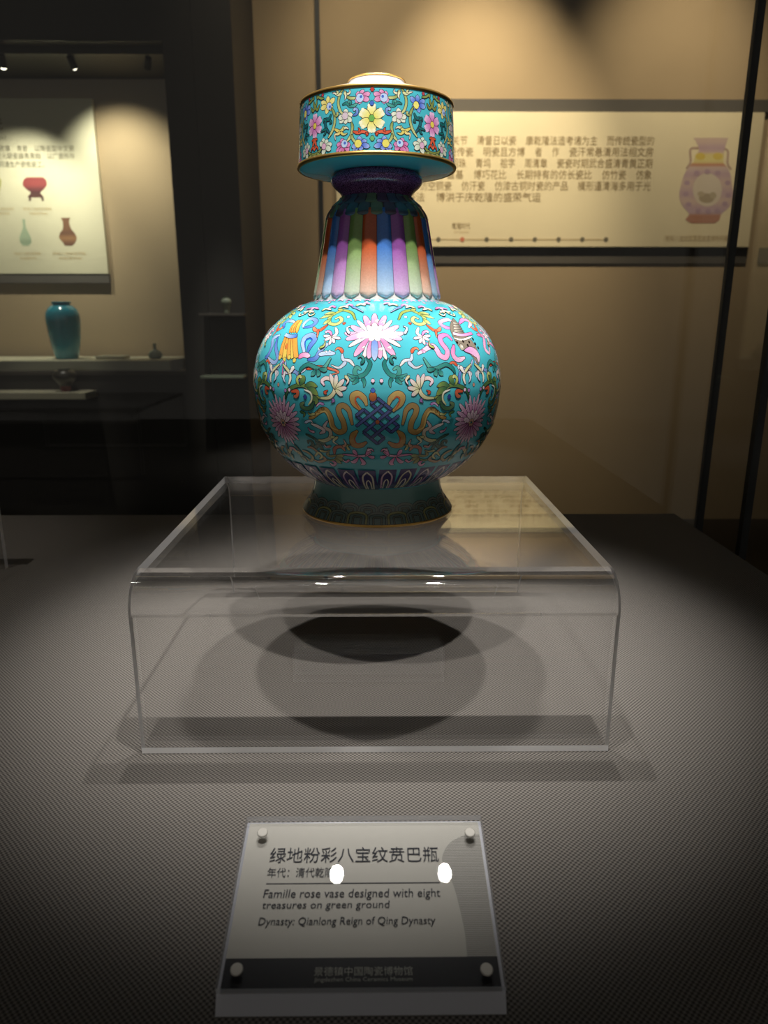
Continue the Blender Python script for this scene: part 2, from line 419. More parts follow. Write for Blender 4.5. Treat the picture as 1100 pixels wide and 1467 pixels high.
# ------------------------------------------------------------------ the vase: surfaces of revolution
class Surf:
    def __init__(self, pts, n=14):
        P = cat_rom(pts, n); self.P = P; S = [0.0]
        for a, b in zip(P, P[1:]): S.append(S[-1] + hypot(b[0] - a[0], b[1] - a[1]))
        self.S = S
    def at(self, s):
        S = self.S; s = max(0.0, min(S[-1], s))
        lo, hi = 0, len(S) - 1
        while hi - lo > 1:
            m_ = (lo + hi) // 2
            if S[m_] <= s: lo = m_
            else: hi = m_
        t = (s - S[lo]) / max(1e-9, S[hi] - S[lo]); a, b = self.P[lo], self.P[hi]
        dr, dz = b[0] - a[0], b[1] - a[1]; l = hypot(dr, dz) or 1
        return a[0] + dr * t, a[1] + dz * t, dz / l, -dr / l
    def r_of_z(self, z):
        for a, b in zip(self.P, self.P[1:]):
            if a[1] <= z <= b[1] and b[1] > a[1]:
                return a[0] + (b[0] - a[0]) * (z - a[1]) / (b[1] - a[1])
        return None
    def s_of_z(self, z):
        for i, (a, b) in enumerate(zip(self.P, self.P[1:])):
            if a[1] <= z <= b[1] and b[1] > a[1]:
                return self.S[i] + (self.S[i + 1] - self.S[i]) * (z - a[1]) / (b[1] - a[1])
        return 0.0 if z < self.P[0][1] else self.S[-1]
    def hit(self, px, py):
        """where the line of sight through a pixel meets this surface: (angle round the axis, length along the profile)"""
        d = ray(px, py); best = None
        t = 0.36
        while t < 0.62:
            p = CAM + d * t; rho = hypot(p.x - VX, p.y - VY); rz = self.r_of_z(p.z - VZ)
            if rz is not None:
                g = rho - rz
                if g <= 0: best = (0, t); break
                if best is None or g < best[0]: best = (g, t)
            t += 0.001
        if best is None: return (0.0, 0.0)
        t = best[1]
        if best[0] == 0:
            a, b = t - 0.001, t
            for _ in range(8):
                c = (a + b) / 2; p = CAM + d * c; rz = self.r_of_z(p.z - VZ)
                if rz is not None and hypot(p.x - VX, p.y - VY) <= rz: b = c
                else: a = c
            t = b
        p = CAM + d * t
        return (atan2(p.x - VX, -(p.y - VY)), self.s_of_z(p.z - VZ))
    def pos(self, th, s, off=0.0):
        r, z, nr, nz = self.at(s); r += nr * off; z += nz * off
        return (r * sin(th), -r * cos(th), z)
    def lathe(self, name, seg=360):
        return lathe(name, self.P, seg)

BODY = Surf([(0.0436, 0.0235), (0.0455, 0.0248), (0.0490, 0.0268), (0.0535, 0.0294), (0.0622, 0.0366), (0.0680, 0.0432), (0.0722, 0.0490),
             (0.0768, 0.0575), (0.0790, 0.0630), (0.0813, 0.0740), (0.0824, 0.0850), (0.0823, 0.0910), (0.0815, 0.0965), (0.0788, 0.1075),
             (0.0737, 0.1178), (0.0674, 0.1252), (0.0595, 0.1318), (0.0505, 0.1369), (0.0445, 0.1393), (0.0408, 0.1405)])
NECK = Surf([(0.0408, 0.1405), (0.0396, 0.1460), (0.0380, 0.1540), (0.0348, 0.1710), (0.0318, 0.1870), (0.0305, 0.1915), (0.0268, 0.1962), (0.0224, 0.2000), (0.0212, 0.2022)])
FOOT = Surf([(0.0520, 0.0020), (0.0500, 0.0052), (0.0470, 0.0098), (0.0448, 0.0150), (0.0438, 0.0200), (0.0436, 0.0240)])
DRUM = Surf([(0.0487, 0.2206), (0.0482, 0.2290), (0.0476, 0.2410), (0.0468, 0.2530)], 4)

class Orn:
    """enamel painting raised a hair above the glaze: ribbons of varying width laid on a surface of revolution"""
    def __init__(self, surf, k=0.00041, base=0.000014):
        self.f = surf; self.v = []; self.q = []; self.c = []; self.h = base; self.k = k
    def ribbon(self, C, wid, cols, off):
        f = self.f; n = len(C)
        M_ = []
        for (th, s) in C:
            M_.append(f.at(s)[0])
        wm = max(wid); k = max(2, int(ceil(2 * wm / 0.0006)))
        b = len(self.v)
        for i in range(n):
            a = C[max(0, i - 1)]; c = C[min(n - 1, i + 1)]; r = max(0.004, M_[i])
            du, ds = (c[0] - a[0]) * r, c[1] - a[1]; l = hypot(du, ds) or 1e-9
            nu, ns = -ds / l, du / l
            for j in range(k + 1):
                t = (2 * j / k - 1) * wid[i]
                self.v.append(f.pos(C[i][0] + nu * t / r, C[i][1] + ns * t, off)); self.c.append(cols[i])
        for i in range(n - 1):
            for j in range(k):
                p = b + i * (k + 1) + j
                self.q.append((p, p + k + 1, p + k + 2, p + 1))
    def st(self, pts, wpx, c0, c1=None, shape='vine', ol=0.75, olc=(44, 34, 46), raw=False):
        f = self.f
        if not raw: pts = [f.hit(*p) for p in pts]
        w = wpx * self.k; olw = ol * self.k
        r = f.at(pts[0][1])[0]
        length = sum(hypot((b[0] - a[0]) * r, b[1] - a[1]) for a, b in zip(pts, pts[1:]))
        spans = len(pts) - 1
        n = max(3, int(ceil(length / 0.0007 / spans)))
        C = cat_rom(pts, n); m_ = len(C)
        W = []
        for i in range(m_):
            t = i / (m_ - 1)
            if shape == 'vine': g = 0.35 + 0.65 * min(1, 5 * t + .1, 5 * (1 - t) + .1)
            elif shape == 'petal': g = 1.62 * (t + .02) ** 0.75 * max(0.0, 1 - t) ** 0.5
            elif shape == 'round': g = sqrt(max(0.0, 1 - (2 * t - 1) ** 2))
            elif shape == 'leaf': g = sin(pi * min(1, t)) ** 0.8 if 0 < t < 1 else 0
            elif shape == 'comma': g = (1 - t) ** 0.7 * 0.9 + 0.1 if t > 0.12 else sqrt(t / 0.12) * .95 + .05
            elif shape == 'flare': g = 0.3 + 0.7 * t
            else: g = 1.0
            W.append(max(0.00003, 0.5 * w * min(1.05, g)))
        c1 = c1 or c0
        cols = []
        for i in range(m_):
            t = i / (m_ - 1); cols.append(rgb(*[a + (b - a) * t for a, b in zip(c0, c1)]))
        if ol > 0:
            a, b = C[0], C[1]; y, z = C[-1], C[-2]
            def ext(p, q_):
                du, ds = (p[0] - q_[0]) * r, p[1] - q_[1]; l = hypot(du, ds) or 1e-9
                return (p[0] + du / l * olw / r, p[1] + ds / l * olw)
            C2 = [ext(a, b)] + C + [ext(y, z)]
            W2 = [max(W[0], olw * .5)] + [x + olw for x in W] + [max(W[-1], olw * .5)]
            self.ribbon(C2, W2, [rgb(*olc)] * len(C2), self.h); self.h += 0.0000025
        self.ribbon(C, W, cols, self.h); self.h += 0.0000025
    def dot(self, p, d, c0, ol=0.75, raw=False):
        f = self.f; c = p if raw else f.hit(*p); r = f.at(c[1])[0]; R = d * self.k / 2
        self.st([(c[0] - R / r, c[1]), (c[0], c[1]), (c[0] + R / r, c[1])], d, c0, None, 'round', ol, raw=True)
    def flower(self, p, rad, n, pc0, pc1, cc, cd, wp=None, a0=90.0, skip=(), notch=False, asp=1.0):
        f = self.f; c = f.hit(*p); r = f.at(c[1])[0]; R = rad * self.k
        wp = wp or rad * 1.02
        for i in range(n):
            if i in skip: continue
            a = radians(a0 + 360 * i / n)
            pt = [(c[0] + cos(a) * R * q_ / r, c[1] + sin(a) * R * q_) for q_ in (0.12, 0.55, 1.0)]
            self.st(pt, wp, pc0, pc1, 'petal', raw=True)
            if notch:
                for da in (-0.2, 0.2):
                    pt = [(c[0] + cos(a + da) * R * q_ / r, c[1] + sin(a + da) * R * q_) for q_ in (0.72, 1.02)]
                    self.st(pt, wp * .3, pc1, pc1, 'round', 0, raw=True)
        self.dot((c[0], c[1]), cd, cc, raw=True)
    def build(self, name, parent, rots, mir=False, th0=0.0, group=None, mat=None):
        v, q_ = self.v, self.q
        if mir:
            out = []
            for (x, y, z) in v:
                th = atan2(x, -y); rr = hypot(x, y); t2 = 2 * th0 - th
                out.append((rr * sin(t2), -rr * cos(t2), z))
            v = out; q_ = [tuple(reversed(k)) for k in q_]
        me = mesh(name, v, q_, True)
        ca = me.color_attributes.new('Col', 'FLOAT_COLOR', 'POINT')
        ca.data.foreach_set('color', [x for c in self.c for x in c])
        me.materials.append(mat or M['enamel'])
        res = []
        for a in rots:
            o = bpy.data.objects.new(name, me); COL.objects.link(o); o.parent = parent; o.rotation_euler = (0, 0, a); res.append(o)
        return res

vase = empty('porcelain_vase', (VX, VY, VZ))
tag(vase, 'turquoise porcelain vase painted with lotus scrolls, drum-shaped mouth and striped neck, on the clear riser', 'vase')
body = link('body', BODY.lathe('body'), M['turquoise'], vase)
foot = link('foot', lathe('foot', [(0.047, 0.0018)] + FOOT.P + [(0.0430, 0.0240)], 160), M['foot'], vase)
link('foot_rim', lathe('foot_rim', [(0.046, 0.0), (0.0508, 0.0), (0.0521, 0.0006), (0.0524, 0.0014), (0.0521, 0.0022), (0.0505, 0.0026), (0.046, 0.0026)], 160), M['gold'], vase)
neck = link('neck', NECK.lathe('neck', 144), M['white'], vase)
link('collar', lathe('collar', cat_rom([(0.0208, 0.2014), (0.0216, 0.2030), (0.0236, 0.2058), (0.0270, 0.2088), (0.0287, 0.2112), (0.0288, 0.2132), (0.0276, 0.2152), (0.0262, 0.2168)], 6), 128), M['collar'], vase)
drum = link('drum', lathe('drum', [(0.020, 0.2162), (0.0300, 0.2164), (0.0440, 0.2172), (0.0484, 0.2184), (0.0487, 0.2200)] + DRUM.P + [(0.0466, 0.2538), (0.0440, 0.2556), (0.0380, 0.2580), (0.0300, 0.2602), (0.0200, 0.2622), (0.0170, 0.2630)], 360), [M['turquoise'], M['white']], vase)
for p_ in drum.data.polygons:
    if p_.center.z > 0.2534: p_.material_index = 1
def torus_band(name, r, z, a, b, mat):
    link(name, lathe(name, [(r + a * cos(t), z + b * sin(t)) for t in [2 * pi * i / 12 for i in range(12)]] + [(r + a, z)], 160), mat, vase)
torus_band('gilt_band', 0.0486, 0.2194, 0.0012, 0.0013, M['gold'])
torus_band('gilt_band', 0.0464, 0.2540, 0.0009, 0.0012, M['gold'])
link('mouth_lip', lathe('mouth_lip', [(0.0186, 0.2618), (0.0180, 0.2650), (0.0172, 0.2676), (0.0150, 0.2676), (0.0146, 0.2640)], 96), M['white'], vase)
torus_band('gilt_lip', 0.0164, 0.2680, 0.0013, 0.0007, M['gold'])

# ---- neck: two dozen raised long petals, above them two rows of short ones
def petal_mesh(name, z0, z1, nper, c_top, c_bot, bulge, tipz, fill=0.94, base=0.0003):
    Sf = NECK; s0, s1 = Sf.s_of_z(z0), Sf.s_of_z(z1); nu, ns = 8, 26
    v, f, c = [], [], []
    half = pi / nper
    for j in range(ns + 1):
        s = s0 + (s1 - s0) * j / ns
        e = 1.0
        if s - s0 < tipz: e = sqrt(max(0.0, 1 - (1 - (s - s0) / tipz) ** 2)) * .97 + .03
        for i in range(nu + 1):
            u = (2 * i / nu - 1)
            v.append(Sf.pos(u * half * fill * e, s, base + bulge * (1 - u * u) * (0.4 + 0.6 * e)))
            t = (s - s0) / (s1 - s0); t = min(1, t * 1.7)
            k = t ** 1.1
            c.append(rgb(*[b + (a - b) * k for a, b in zip(c_top, c_bot)]))
    for j in range(ns):
        for i in range(nu):
            p = j * (nu + 1) + i; f.append((p, p + 1, p + nu + 2, p + nu + 1))
    n0 = len(v)                                   # skirt down to the neck so that the petal has thickness
    rim = [i for i in range(nu + 1)] + [j * (nu + 1) + nu for j in range(1, ns + 1)] + [ns * (nu + 1) + i for i in range(nu - 1, -1, -1)] + [j * (nu + 1) for j in range(ns - 1, 0, -1)]
    for idx in rim:
        j, i = divmod(idx, nu + 1); s = s0 + (s1 - s0) * j / ns
        e = 1.0
        if s - s0 < tipz: e = sqrt(max(0.0, 1 - (1 - (s - s0) / tipz) ** 2)) * .97 + .03
        v.append(Sf.pos((2 * i / nu - 1) * half * (1.01 if e > .9 else 1.05) * e, s, 0.00008)); c.append(rgb(52, 40, 44))
    for a in range(len(rim)):
        b = (a + 1) % len(rim); f.append((rim[b], rim[a], n0 + a, n0 + b))
    me = mesh(name, v, f, True)
    ca = me.color_attributes.new('Col', 'FLOAT_COLOR', 'POINT'); ca.data.foreach_set('color', [x for q_ in c for x in q_])
    me.materials.append(M['enamel']); return me
PC = [((66, 116, 190), (204, 222, 236)), ((150, 84, 164), (222, 194, 226)), ((122, 152, 84), (218, 226, 208)), ((188, 84, 44), (236, 208, 190))]
pm = [petal_mesh('petal', 0.1412, 0.1925, 24, a, b, 0.0011, 0.0034) for a, b in PC]
for i in range(24):
    o = bpy.data.objects.new('petal', pm[i % 4]); COL.objects.link(o); o.parent = neck; o.rotation_euler = (0, 0, radians(7.5 + 15 * i))
SC = [((70, 84, 96), (70, 84, 96)), ((92, 118, 92), (92, 118, 92)), ((74, 66, 92), (74, 66, 92)), ((60, 88, 112), (60, 88, 112))]
pm2 = [petal_mesh('short_petal', 0.1888, 0.1972, 24, a, b, 0.0005, 0.0016, base=0.0012) for a, b in SC]
pm3 = [petal_mesh('short_petal', 0.1954, 0.2018, 24, a, b, 0.0004, 0.0012, base=0.0017) for a, b in SC]
for i in range(24):
    for mm, ph in ((pm2[(i + 1) % 4], 0), (pm3[(i + 2) % 4], 7.5)):
        o = bpy.data.objects.new('short_petal', mm); COL.objects.link(o); o.parent = neck; o.rotation_euler = (0, 0, radians(ph + 15 * i))

# ---- painting on the belly, drawn in pixels of four enlarged views of the photograph
zA = lambda x, y: (360 + x / 6.111, 430 + y / 6.111)
zB = lambda x, y: (540 + x / 6.111, 430 + y / 6.111)
zC = lambda x, y: (360 + x / 6.111, 540 + y / 6.111)
zT = lambda x, y: (350 + x / 2.895, 420 + y / 2.895)
def P(z, *a): return [z(a[i], a[i + 1]) for i in range(0, len(a), 2)]
Wt = (238, 232, 226); PK = (214, 120, 176); PKl = (240, 206, 226); MV = (196, 116, 160); BL = (70, 110, 196); BLl = (186, 206, 236)
GR = (142, 160, 74); GRl = (210, 214, 150); TE = (24, 112, 108); TEl = (96, 176, 160); RD = (206, 84, 54); OR = (222, 150, 66); YE = (228, 206, 96)
OL = (128, 132, 66); DG = (44, 92, 64); NV = (48, 58, 110); GD = (186, 150, 84)
HALF4 = [0, pi / 2, pi, 3 * pi / 2]

# upper lotus (on the axis of each quarter)
g = Orn(BODY)
ctr = (540, 172)
tips = [(415, 165, 0), (440, 135, 0), (468, 112, 1), (498, 92, 0), (585, 92, 0), (612, 112, 1), (640, 135, 0), (662, 165, 0), (432, 222, 1), (648, 222, 1), (420, 192, 0), (655, 192, 0),
        (455, 262, 0), (625, 262, 0), (490, 276, 1), (590, 276, 1), (540, 84, 0), (515, 272, 0), (565, 272, 0), (540, 280, 2)]
for (x, y, k) in tips:
    c0, c1 = (((196, 84, 150), (236, 186, 216)), ((150, 176, 222), Wt), (BL, BLl))[k]
    mx, my = (ctr[0] + x) / 2, (ctr[1] + y) / 2 + (6 if y < 172 else -6)
    g.st(P(zT, ctr[0] + (x - ctr[0]) * .12, ctr[1] + (y - ctr[1]) * .12, mx, my, x, y), 13 if k != 1 else 9, c0, c1, 'petal')
    if k == 0:
        a = ctr[0] + (x - ctr[0]) * .62; b = ctr[1] + (y - ctr[1]) * .62
        g.st(P(zT, a, b, a + 14, b - 6, a + 10, b + 6), 2.4, Wt, None, 'vine', 0.3)
for (x, y) in [(510, 135), (570, 135), (540, 122), (495, 165), (585, 165), (520, 198), (560, 198)]:
    g.st(P(zT, ctr[0] + (x - ctr[0]) * .1, ctr[1] + (y - ctr[1]) * .1, (ctr[0] + x) / 2, (ctr[1] + y) / 2, x, y), 11, Wt, (250, 240, 244), 'petal')
g.dot(zT(540, 176), 6, (240, 220, 160))
g.build('lotus_flower', body, HALF4)

# endless knot with its ribbons (below the lotus)
g = Orn(BODY)
for s in (1, -1):
    m_ = lambda *a: [zC((x if s > 0 else 2 * 1104 - x), y) for x, y in zip(a[::2], a[1::2])]
    g.st(m_(505, 360, 540, 350, 600, 300, 650, 290, 690, 350, 710, 430, 760, 482, 812, 465, 805, 395, 770, 320, 765, 270, 805, 250, 852, 290, 868, 350, 885, 420), 7.5, GD, (170, 140, 90), 'vine')
    g.st(m_(530, 352, 600, 312, 648, 305, 678, 360, 700, 440, 760, 468), 2.2, (216, 190, 120), None, 'vine', 0)
    for (x, y) in ((545, 318), (580, 292), (615, 268)): g.st(m_(x + 18, y + 22, x, y), 5, GD, None, 'comma', .4)
    g.st(m_(970, 300, 900, 230, 885, 170, 930, 145, 985, 185, 1010, 250), 7.5, GD, (206, 176, 110), 'vine')
    g.st(m_(950, 290, 915, 230, 912, 190, 935, 172, 965, 200), 2.2, (196, 96, 60), None, 'vine', 0)
    g.st(m_(930, 470, 885, 520, 892, 590, 950, 602, 1010, 570), 7.5, GD, (190, 140, 90), 'vine')
    g.st(m_(925, 500, 905, 540, 920, 580, 960, 585), 2.0, (186, 96, 60), None, 'vine', 0)
K = lambda a, b: zC(1104 + 112 * (a + b) * .92, 385 + 92 * (b - a) * .92)
for d in (-1, 0, 1):
    e = 0.62
    g.st([K(d * e, -1.18), K(d * e, 0), K(d * e, 1.18)], 3.6, (72, 84, 140), None, 'flat', 0.8, (26, 26, 50))
for d in (-1, 0, 1):
    e = 0.62
    g.st([K(-1.18, d * e), K(0, d * e), K(1.18, d * e)], 3.6, (84, 96, 150), None, 'flat', 0.8, (26, 26, 50))
for (a0, b0, a1, b1) in [(-.62, -1.18, 0, -1.18), (.62, 1.18, 0, 1.18), (-1.18, .62, -1.18, 0), (1.18, -.62, 1.18, 0), (-.62, 1.18, -1.18, 1.18), (-1.18, 1.18, -1.18, .62), (.62, -1.18, 1.18, -1.18), (1.18, -1.18, 1.18, -.62)]:
    g.st([K(a0, b0), K((a0 + a1) / 2, (b0 + b1) / 2), K(a1, b1)], 3.6, (78, 90, 146), None, 'flat', 0.8, (26, 26, 50))
g.dot(zC(1104, 395), 6, (160, 90, 60))
g.st(P(zC, 1064, 130, 1064, 170, 1064, 215), 10, (196, 124, 60), (170, 90, 50), 'round')
g.dot(zC(1064, 118), 6, BL)
g.build('endless_knot', body, HALF4)

# half-quarter of scrolling vines, drawn on the left and mirrored
g = Orn(BODY)
g.st(P(zA, 1010, 505, 1040, 560, 1000, 640, 935, 668, 905, 630, 925, 590, 960, 610), 5.4, TE, TEl, 'vine')
for a in [(940, 680, 890, 670, 840, 648), (930, 690, 890, 700, 865, 695), (940, 690, 905, 720, 885, 735), (970, 680, 990, 720, 985, 765)]: g.st(P(zA, *a), 6, TE, TEl, 'comma')
g.st(P(zA, 900, 575, 860, 530, 805, 520, 795, 470), 4, Wt, BLl, 'vine')
g.st(P(zA, 830, 535, 800, 570, 760, 592, 700, 568), 5.5, BLl, Wt, 'comma')
g.st(P(zA, 800, 465, 785, 430, 755, 420, 735, 440), 5, RD, (236, 170, 130), 'comma')
g.st(P(zA, 912, 172, 880, 112, 810, 90, 745, 112, 690, 150, 685, 200, 740, 212, 790, 180, 775, 150, 735, 165), 5.2, GR, GRl, 'vine')
for a in [(720, 130, 660, 140, 600, 162), (700, 160, 660, 190, 630, 212), (740, 112, 690, 112, 640, 125), (800, 95, 780, 82, 770, 66)]: g.st(P(zA, *a), 6, GR, GRl, 'leaf')
g.st(P(zA, 668, 216, 605, 262, 560, 262, 545, 236), 5, RD, (232, 140, 110), 'vine')
g.st(P(zA, 585, 262, 582, 300, 575, 328), 4, RD, (232, 150, 120), 'comma')
g.dot(zA(812, 204), 4.5, RD); g.dot(zA(850, 148), 4.5, PKl)
g.st(P(zA, 738, 238, 748, 290, 705, 325), 4, Wt, PKl, 'vine')
for t in [(632, 312), (640, 352), (682, 392), (728, 378), (782, 338)]: g.st(P(zA, 708, 322, (708 + t[0]) / 2, (322 + t[1]) / 2, *t), 6, Wt, PKl, 'petal')
g.st(P(zA, 705, 310, 690, 280, 660, 275, 655, 290), 3.5, PK, PKl, 'vine')
# white-pink half flower and its vine
g.st(P(zC, 590, 186, 680, 180, 730, 120, 722, 40, 660, 10, 620, 35, 640, 75), 5, GRl, PKl, 'vine')
for t in [(690, -28), (745, -22), (812, 20), (836, 94), (800, 165)]: g.st(P(zC, 735, 112, (735 + t[0]) / 2, (112 + t[1]) / 2, *t), 8, GRl, (228, 206, 222), 'petal')
g.st(P(zC, 660, 150, 640, 132, 670, 118), 4, RD, None, 'comma'); g.st(P(zC, 705, 190, 725, 210, 700, 222), 4, (166, 120, 190), None, 'comma')
# green vine to the lower lotus
g.st(P(zC, 300, 190, 312, 130, 350, 96, 420, 72, 480, 84, 545, 150, 600, 186), 5, DG, GR, 'vine')
for a in [(470, 80, 520, 70, 578, 82), (490, 95, 540, 120, 584, 160), (520, 160, 560, 200, 568, 240), (430, 74, 452, 20, 445, -14)]: g.st(P(zC, *a), 9, DG, GR, 'leaf')
g.st(P(zC, 415, 70, 402, 20, 425, -8, 440, 10), 4, GR, GRl, 'vine')
g.st(P(zC, 552, 215, 520, 268, 470, 275, 438, 245, 465, 222), 5, DG, (120, 140, 100), 'vine')
g.st(P(zC, 462, 110, 520, 140, 528, 200, 500, 245), 2.6, Wt, GRl, 'vine', .3)
g.st(P(zC, 352, 128, 405, 125, 400, 165, 372, 172), 5, RD, (196, 120, 90), 'vine')
g.dot(zC(472, 175), 6, (56, 70, 150)); g.dot(zC(300, 118), 5, (170, 130, 190)); g.dot(zC(170, 95), 4.5, PKl)
g.st(P(zA, 420, 645, 440, 600, 500, 565, 590, 600, 640, 590, 695, 508), 5, TE, TEl, 'vine')
for a in [(590, 600, 640, 610, 665, 600), (575, 605, 590, 640, 580, 668), (560, 605, 545, 640, 525, 660)]: g.st(P(zA, *a), 6, TE, TEl, 'leaf')
g.st(P(zA, 330, 735, 345, 680, 330, 625, 280, 560), 4, Wt, GRl, 'vine'); g.st(P(zA, 335, 640, 372, 590, 350, 600), 4.5, Wt, None, 'vine'); g.st(P(zA, 300, 620, 285, 680, 300, 722), 5, Wt, BLl, 'comma')
# lower scrolls
g.st(P(zC, 480, 500, 540, 530, 600, 570, 655, 605), 3.4, DG, TE, 'vine')
for a in [(560, 560, 600, 600, 632, 636), (520, 560, 560, 610, 590, 590), (590, 570, 620, 575, 660, 600)]: g.st(P(zC, *a), 6, DG, (70, 110, 96), 'leaf')
g.st(P(zC, 500, 580, 500, 560, 530, 560, 545, 590, 520, 600), 2.6, DG, None, 'vine')
g.st(P(zC, 590, 550, 640, 556, 690, 530, 690, 470, 640, 440, 668, 385), 5, GRl, (206, 186, 196), 'vine')
g.st(P(zC, 600, 495, 640, 470, 590, 435, 525, 408), 4.5, (206, 180, 190), Wt, 'vine'); g.st(P(zC, 690, 525, 735, 530, 738, 556), 4.5, GRl, None, 'comma')
g.st(P(zC, 728, 672, 735, 620, 790, 610, 822, 645), 4.6, (176, 96, 80), (200, 150, 120), 'vine'); g.st(P(zC, 800, 606, 828, 590, 808, 545), 5, (200, 150, 120), (216, 190, 170), 'comma')
g.st(P(zC, 745, 680, 700, 692, 668, 680, 680, 656), 3.6, OL, None, 'vine')
for a in [(740, 690, 780, 690, 815, 680), (740, 700, 790, 720, 822, 738), (735, 705, 760, 735, 790, 756)]: g.st(P(zC, *a), 6, OL, (166, 170, 110), 'leaf')
g.st(P(zC, 735, 720, 690, 728, 640, 715), 2.4, OL, None, 'vine'); g.st(P(zC, 690, 750, 720, 772, 738, 750, 710, 735), 4, PKl, PK, 'vine')
g.st(P(zC, 800, 675, 860, 680, 930, 690, 1000, 685, 1050, 655), 3.4, MV, PKl, 'vine')
for a in [(930, 690, 900, 650, 885, 645), (940, 700, 900, 740, 870, 735), (950, 700, 985, 750, 960, 765), (1000, 686, 1030, 640, 1020, 620), (1020, 690, 1060, 700, 1075, 690)]: g.st(P(zC, *a), 6, PK, PKl, 'leaf')
g.st(P(zC, 495, 612, 540, 620, 610, 680, 650, 720, 590, 738, 540, 715), 4, (166, 130, 90), (190, 160, 120), 'vine')
g.st(P(zC, 560, 690, 590, 660, 620, 690, 600, 715), 3.2, GRl, None, 'vine')
g.st(P(zC, 450, 640, 500, 660, 540, 700, 520, 730, 470, 690), 4, (190, 170, 120), OL, 'vine')
g.st(P(zC, 380, 590, 430, 650, 480, 720), 3.4, DG, None, 'vine')
for k_, (x, y) in enumerate([(430, 690), (390, 640), (350, 610)]): g.st(P(zC, x, y, x + 30, y + 20, x + 60, y + 50), 6, (DG, (186, 160, 110), MV)[k_], GRl, 'leaf')
g.dot(zA(1064, 706), 5, PKl)
for a, w_, c0, c1 in [
        ((960, 560, 985, 520, 960, 490, 935, 505), 4, TE, TEl), ((860, 300, 840, 250, 870, 230), 4, BLl, Wt), ((600, 420, 640, 400, 650, 360), 3.6, GR, GRl),
        ((560, 120, 520, 140, 500, 120), 3.6, GRl, Wt), ((880, 60, 930, 80, 980, 110), 3.6, BL, BLl), ((820, 660, 850, 700, 830, 740), 4, GRl, PKl)]:
    g.st(P(zA, *a), w_, c0, c1, 'comma')
for a, w_, c0, c1 in [
        ((640, 240, 600, 230, 570, 260), 4, (166, 120, 190), PKl), ((560, 320, 520, 330, 500, 310), 4, GRl, OL), ((430, 300, 470, 320, 460, 350), 4, DG, GR),
        ((700, 600, 660, 610, 640, 590), 4, (186, 120, 100), PKl), ((860, 640, 840, 600, 870, 590), 4, GRl, OL), ((1010, 640, 1050, 630, 1070, 650), 4, PKl, MV),
        ((600, 640, 650, 650, 690, 640), 4, GRl, OL), ((860, 720, 830, 740, 800, 720), 4, MV, PKl), ((760, 520, 720, 560, 760, 590), 4, GRl, Wt),
        ((470, 400, 520, 380, 540, 400), 4, BLl, Wt), ((560, 480, 520, 470, 500, 440), 4, PKl, MV)]:
    g.st(P(zC, *a), w_, c0, c1, 'comma')
VINE = g
# shoulder border: small ruyi scrolls round the base of the neck
for i in range(4):
    x0 = 470 + i * 150
    g.st(P(zA, x0, 120 - i * 22, x0 + 40, 100 - i * 20, x0 + 80, 110 - i * 20), 4, GRl, Wt, 'vine')
    g.st(P(zA, x0 + 60, 90 - i * 16, x0 + 90, 72 - i * 14, x0 + 120, 84 - i * 14), 4, PKl, PK, 'vine', .4)
g.build('scroll_vine', body, HALF4); g.build('scroll_vine', body, HALF4, True)

# pink leaf border right under the neck
g = Orn(BODY)
s_t = BODY.S[-1]
for i in range(48):
    a = 2 * pi * i / 48
    g.st([(a - 0.045, s_t - 0.0042), (a, s_t - 0.0018), (a + 0.045, s_t - 0.0042)], 4.2, PK if i % 2 else (226, 150, 190), PKl, 'leaf', .35, raw=True)
    if i % 2: g.st([(a, s_t - 0.0052), (a, s_t - 0.0078)], 3.6, PKl, PK, 'leaf', .35, raw=True)
g.build('leaf_border', body, [0])

# lower lotus (between two knots): built on the left, turned 45 degrees about the axis for each quarter
g = Orn(BODY)
c_lo = BODY.hit(*zC(290, 400)); TH = -c_lo[0]
def polar_petals(g, c, items):
    r = BODY.at(c[1])[0]
    for (ang, ln, w_, c0, c1) in items:
        a = radians(ang); pt = [(c[0] + cos(a) * ln * q_ / r, c[1] + sin(a) * ln * q_) for q_ in (0.10, 0.55, 1.0)]
        g.st(pt, w_, c0, c1, 'petal', raw=True)
        b = a + 0.25
        m_ = [(c[0] + cos(b) * ln * q_ / r, c[1] + sin(b) * ln * q_) for q_ in (0.62, 0.72)]
        g.st([m_[0], m_[1], (c[0] + cos(a) * ln * .66 / r, c[1] + sin(a) * ln * .66)], 2.2, PKl, None, 'vine', .35, raw=True)
it = []
for i, an in enumerate(range(0, 360, 15)):
    big = 0.0178 if 20 < an < 160 else 0.0148
    if an in (180, 0): big = 0.0160
    it.append((an, big * (1.0 if i % 2 else 0.88), 8.0, (178, 92, 148) if i % 2 else (190, 130, 176), (236, 212, 226) if i % 2 else (220, 190, 214)))
polar_petals(g, c_lo, it)
polar_petals(g, c_lo, [(an, 0.0080, 9, (214, 180, 200), (232, 214, 220)) for an in range(30, 160, 32)])
for an in range(0, 360, 60):
    g.dot((c_lo[0] + cos(radians(an)) * .0016 / .08, c_lo[1] + sin(radians(an)) * .0016), 4.2, (214, 176, 150), raw=True)
g.build('lotus_flower', body, [TH - pi / 4 + k * pi / 2 for k in range(4)])

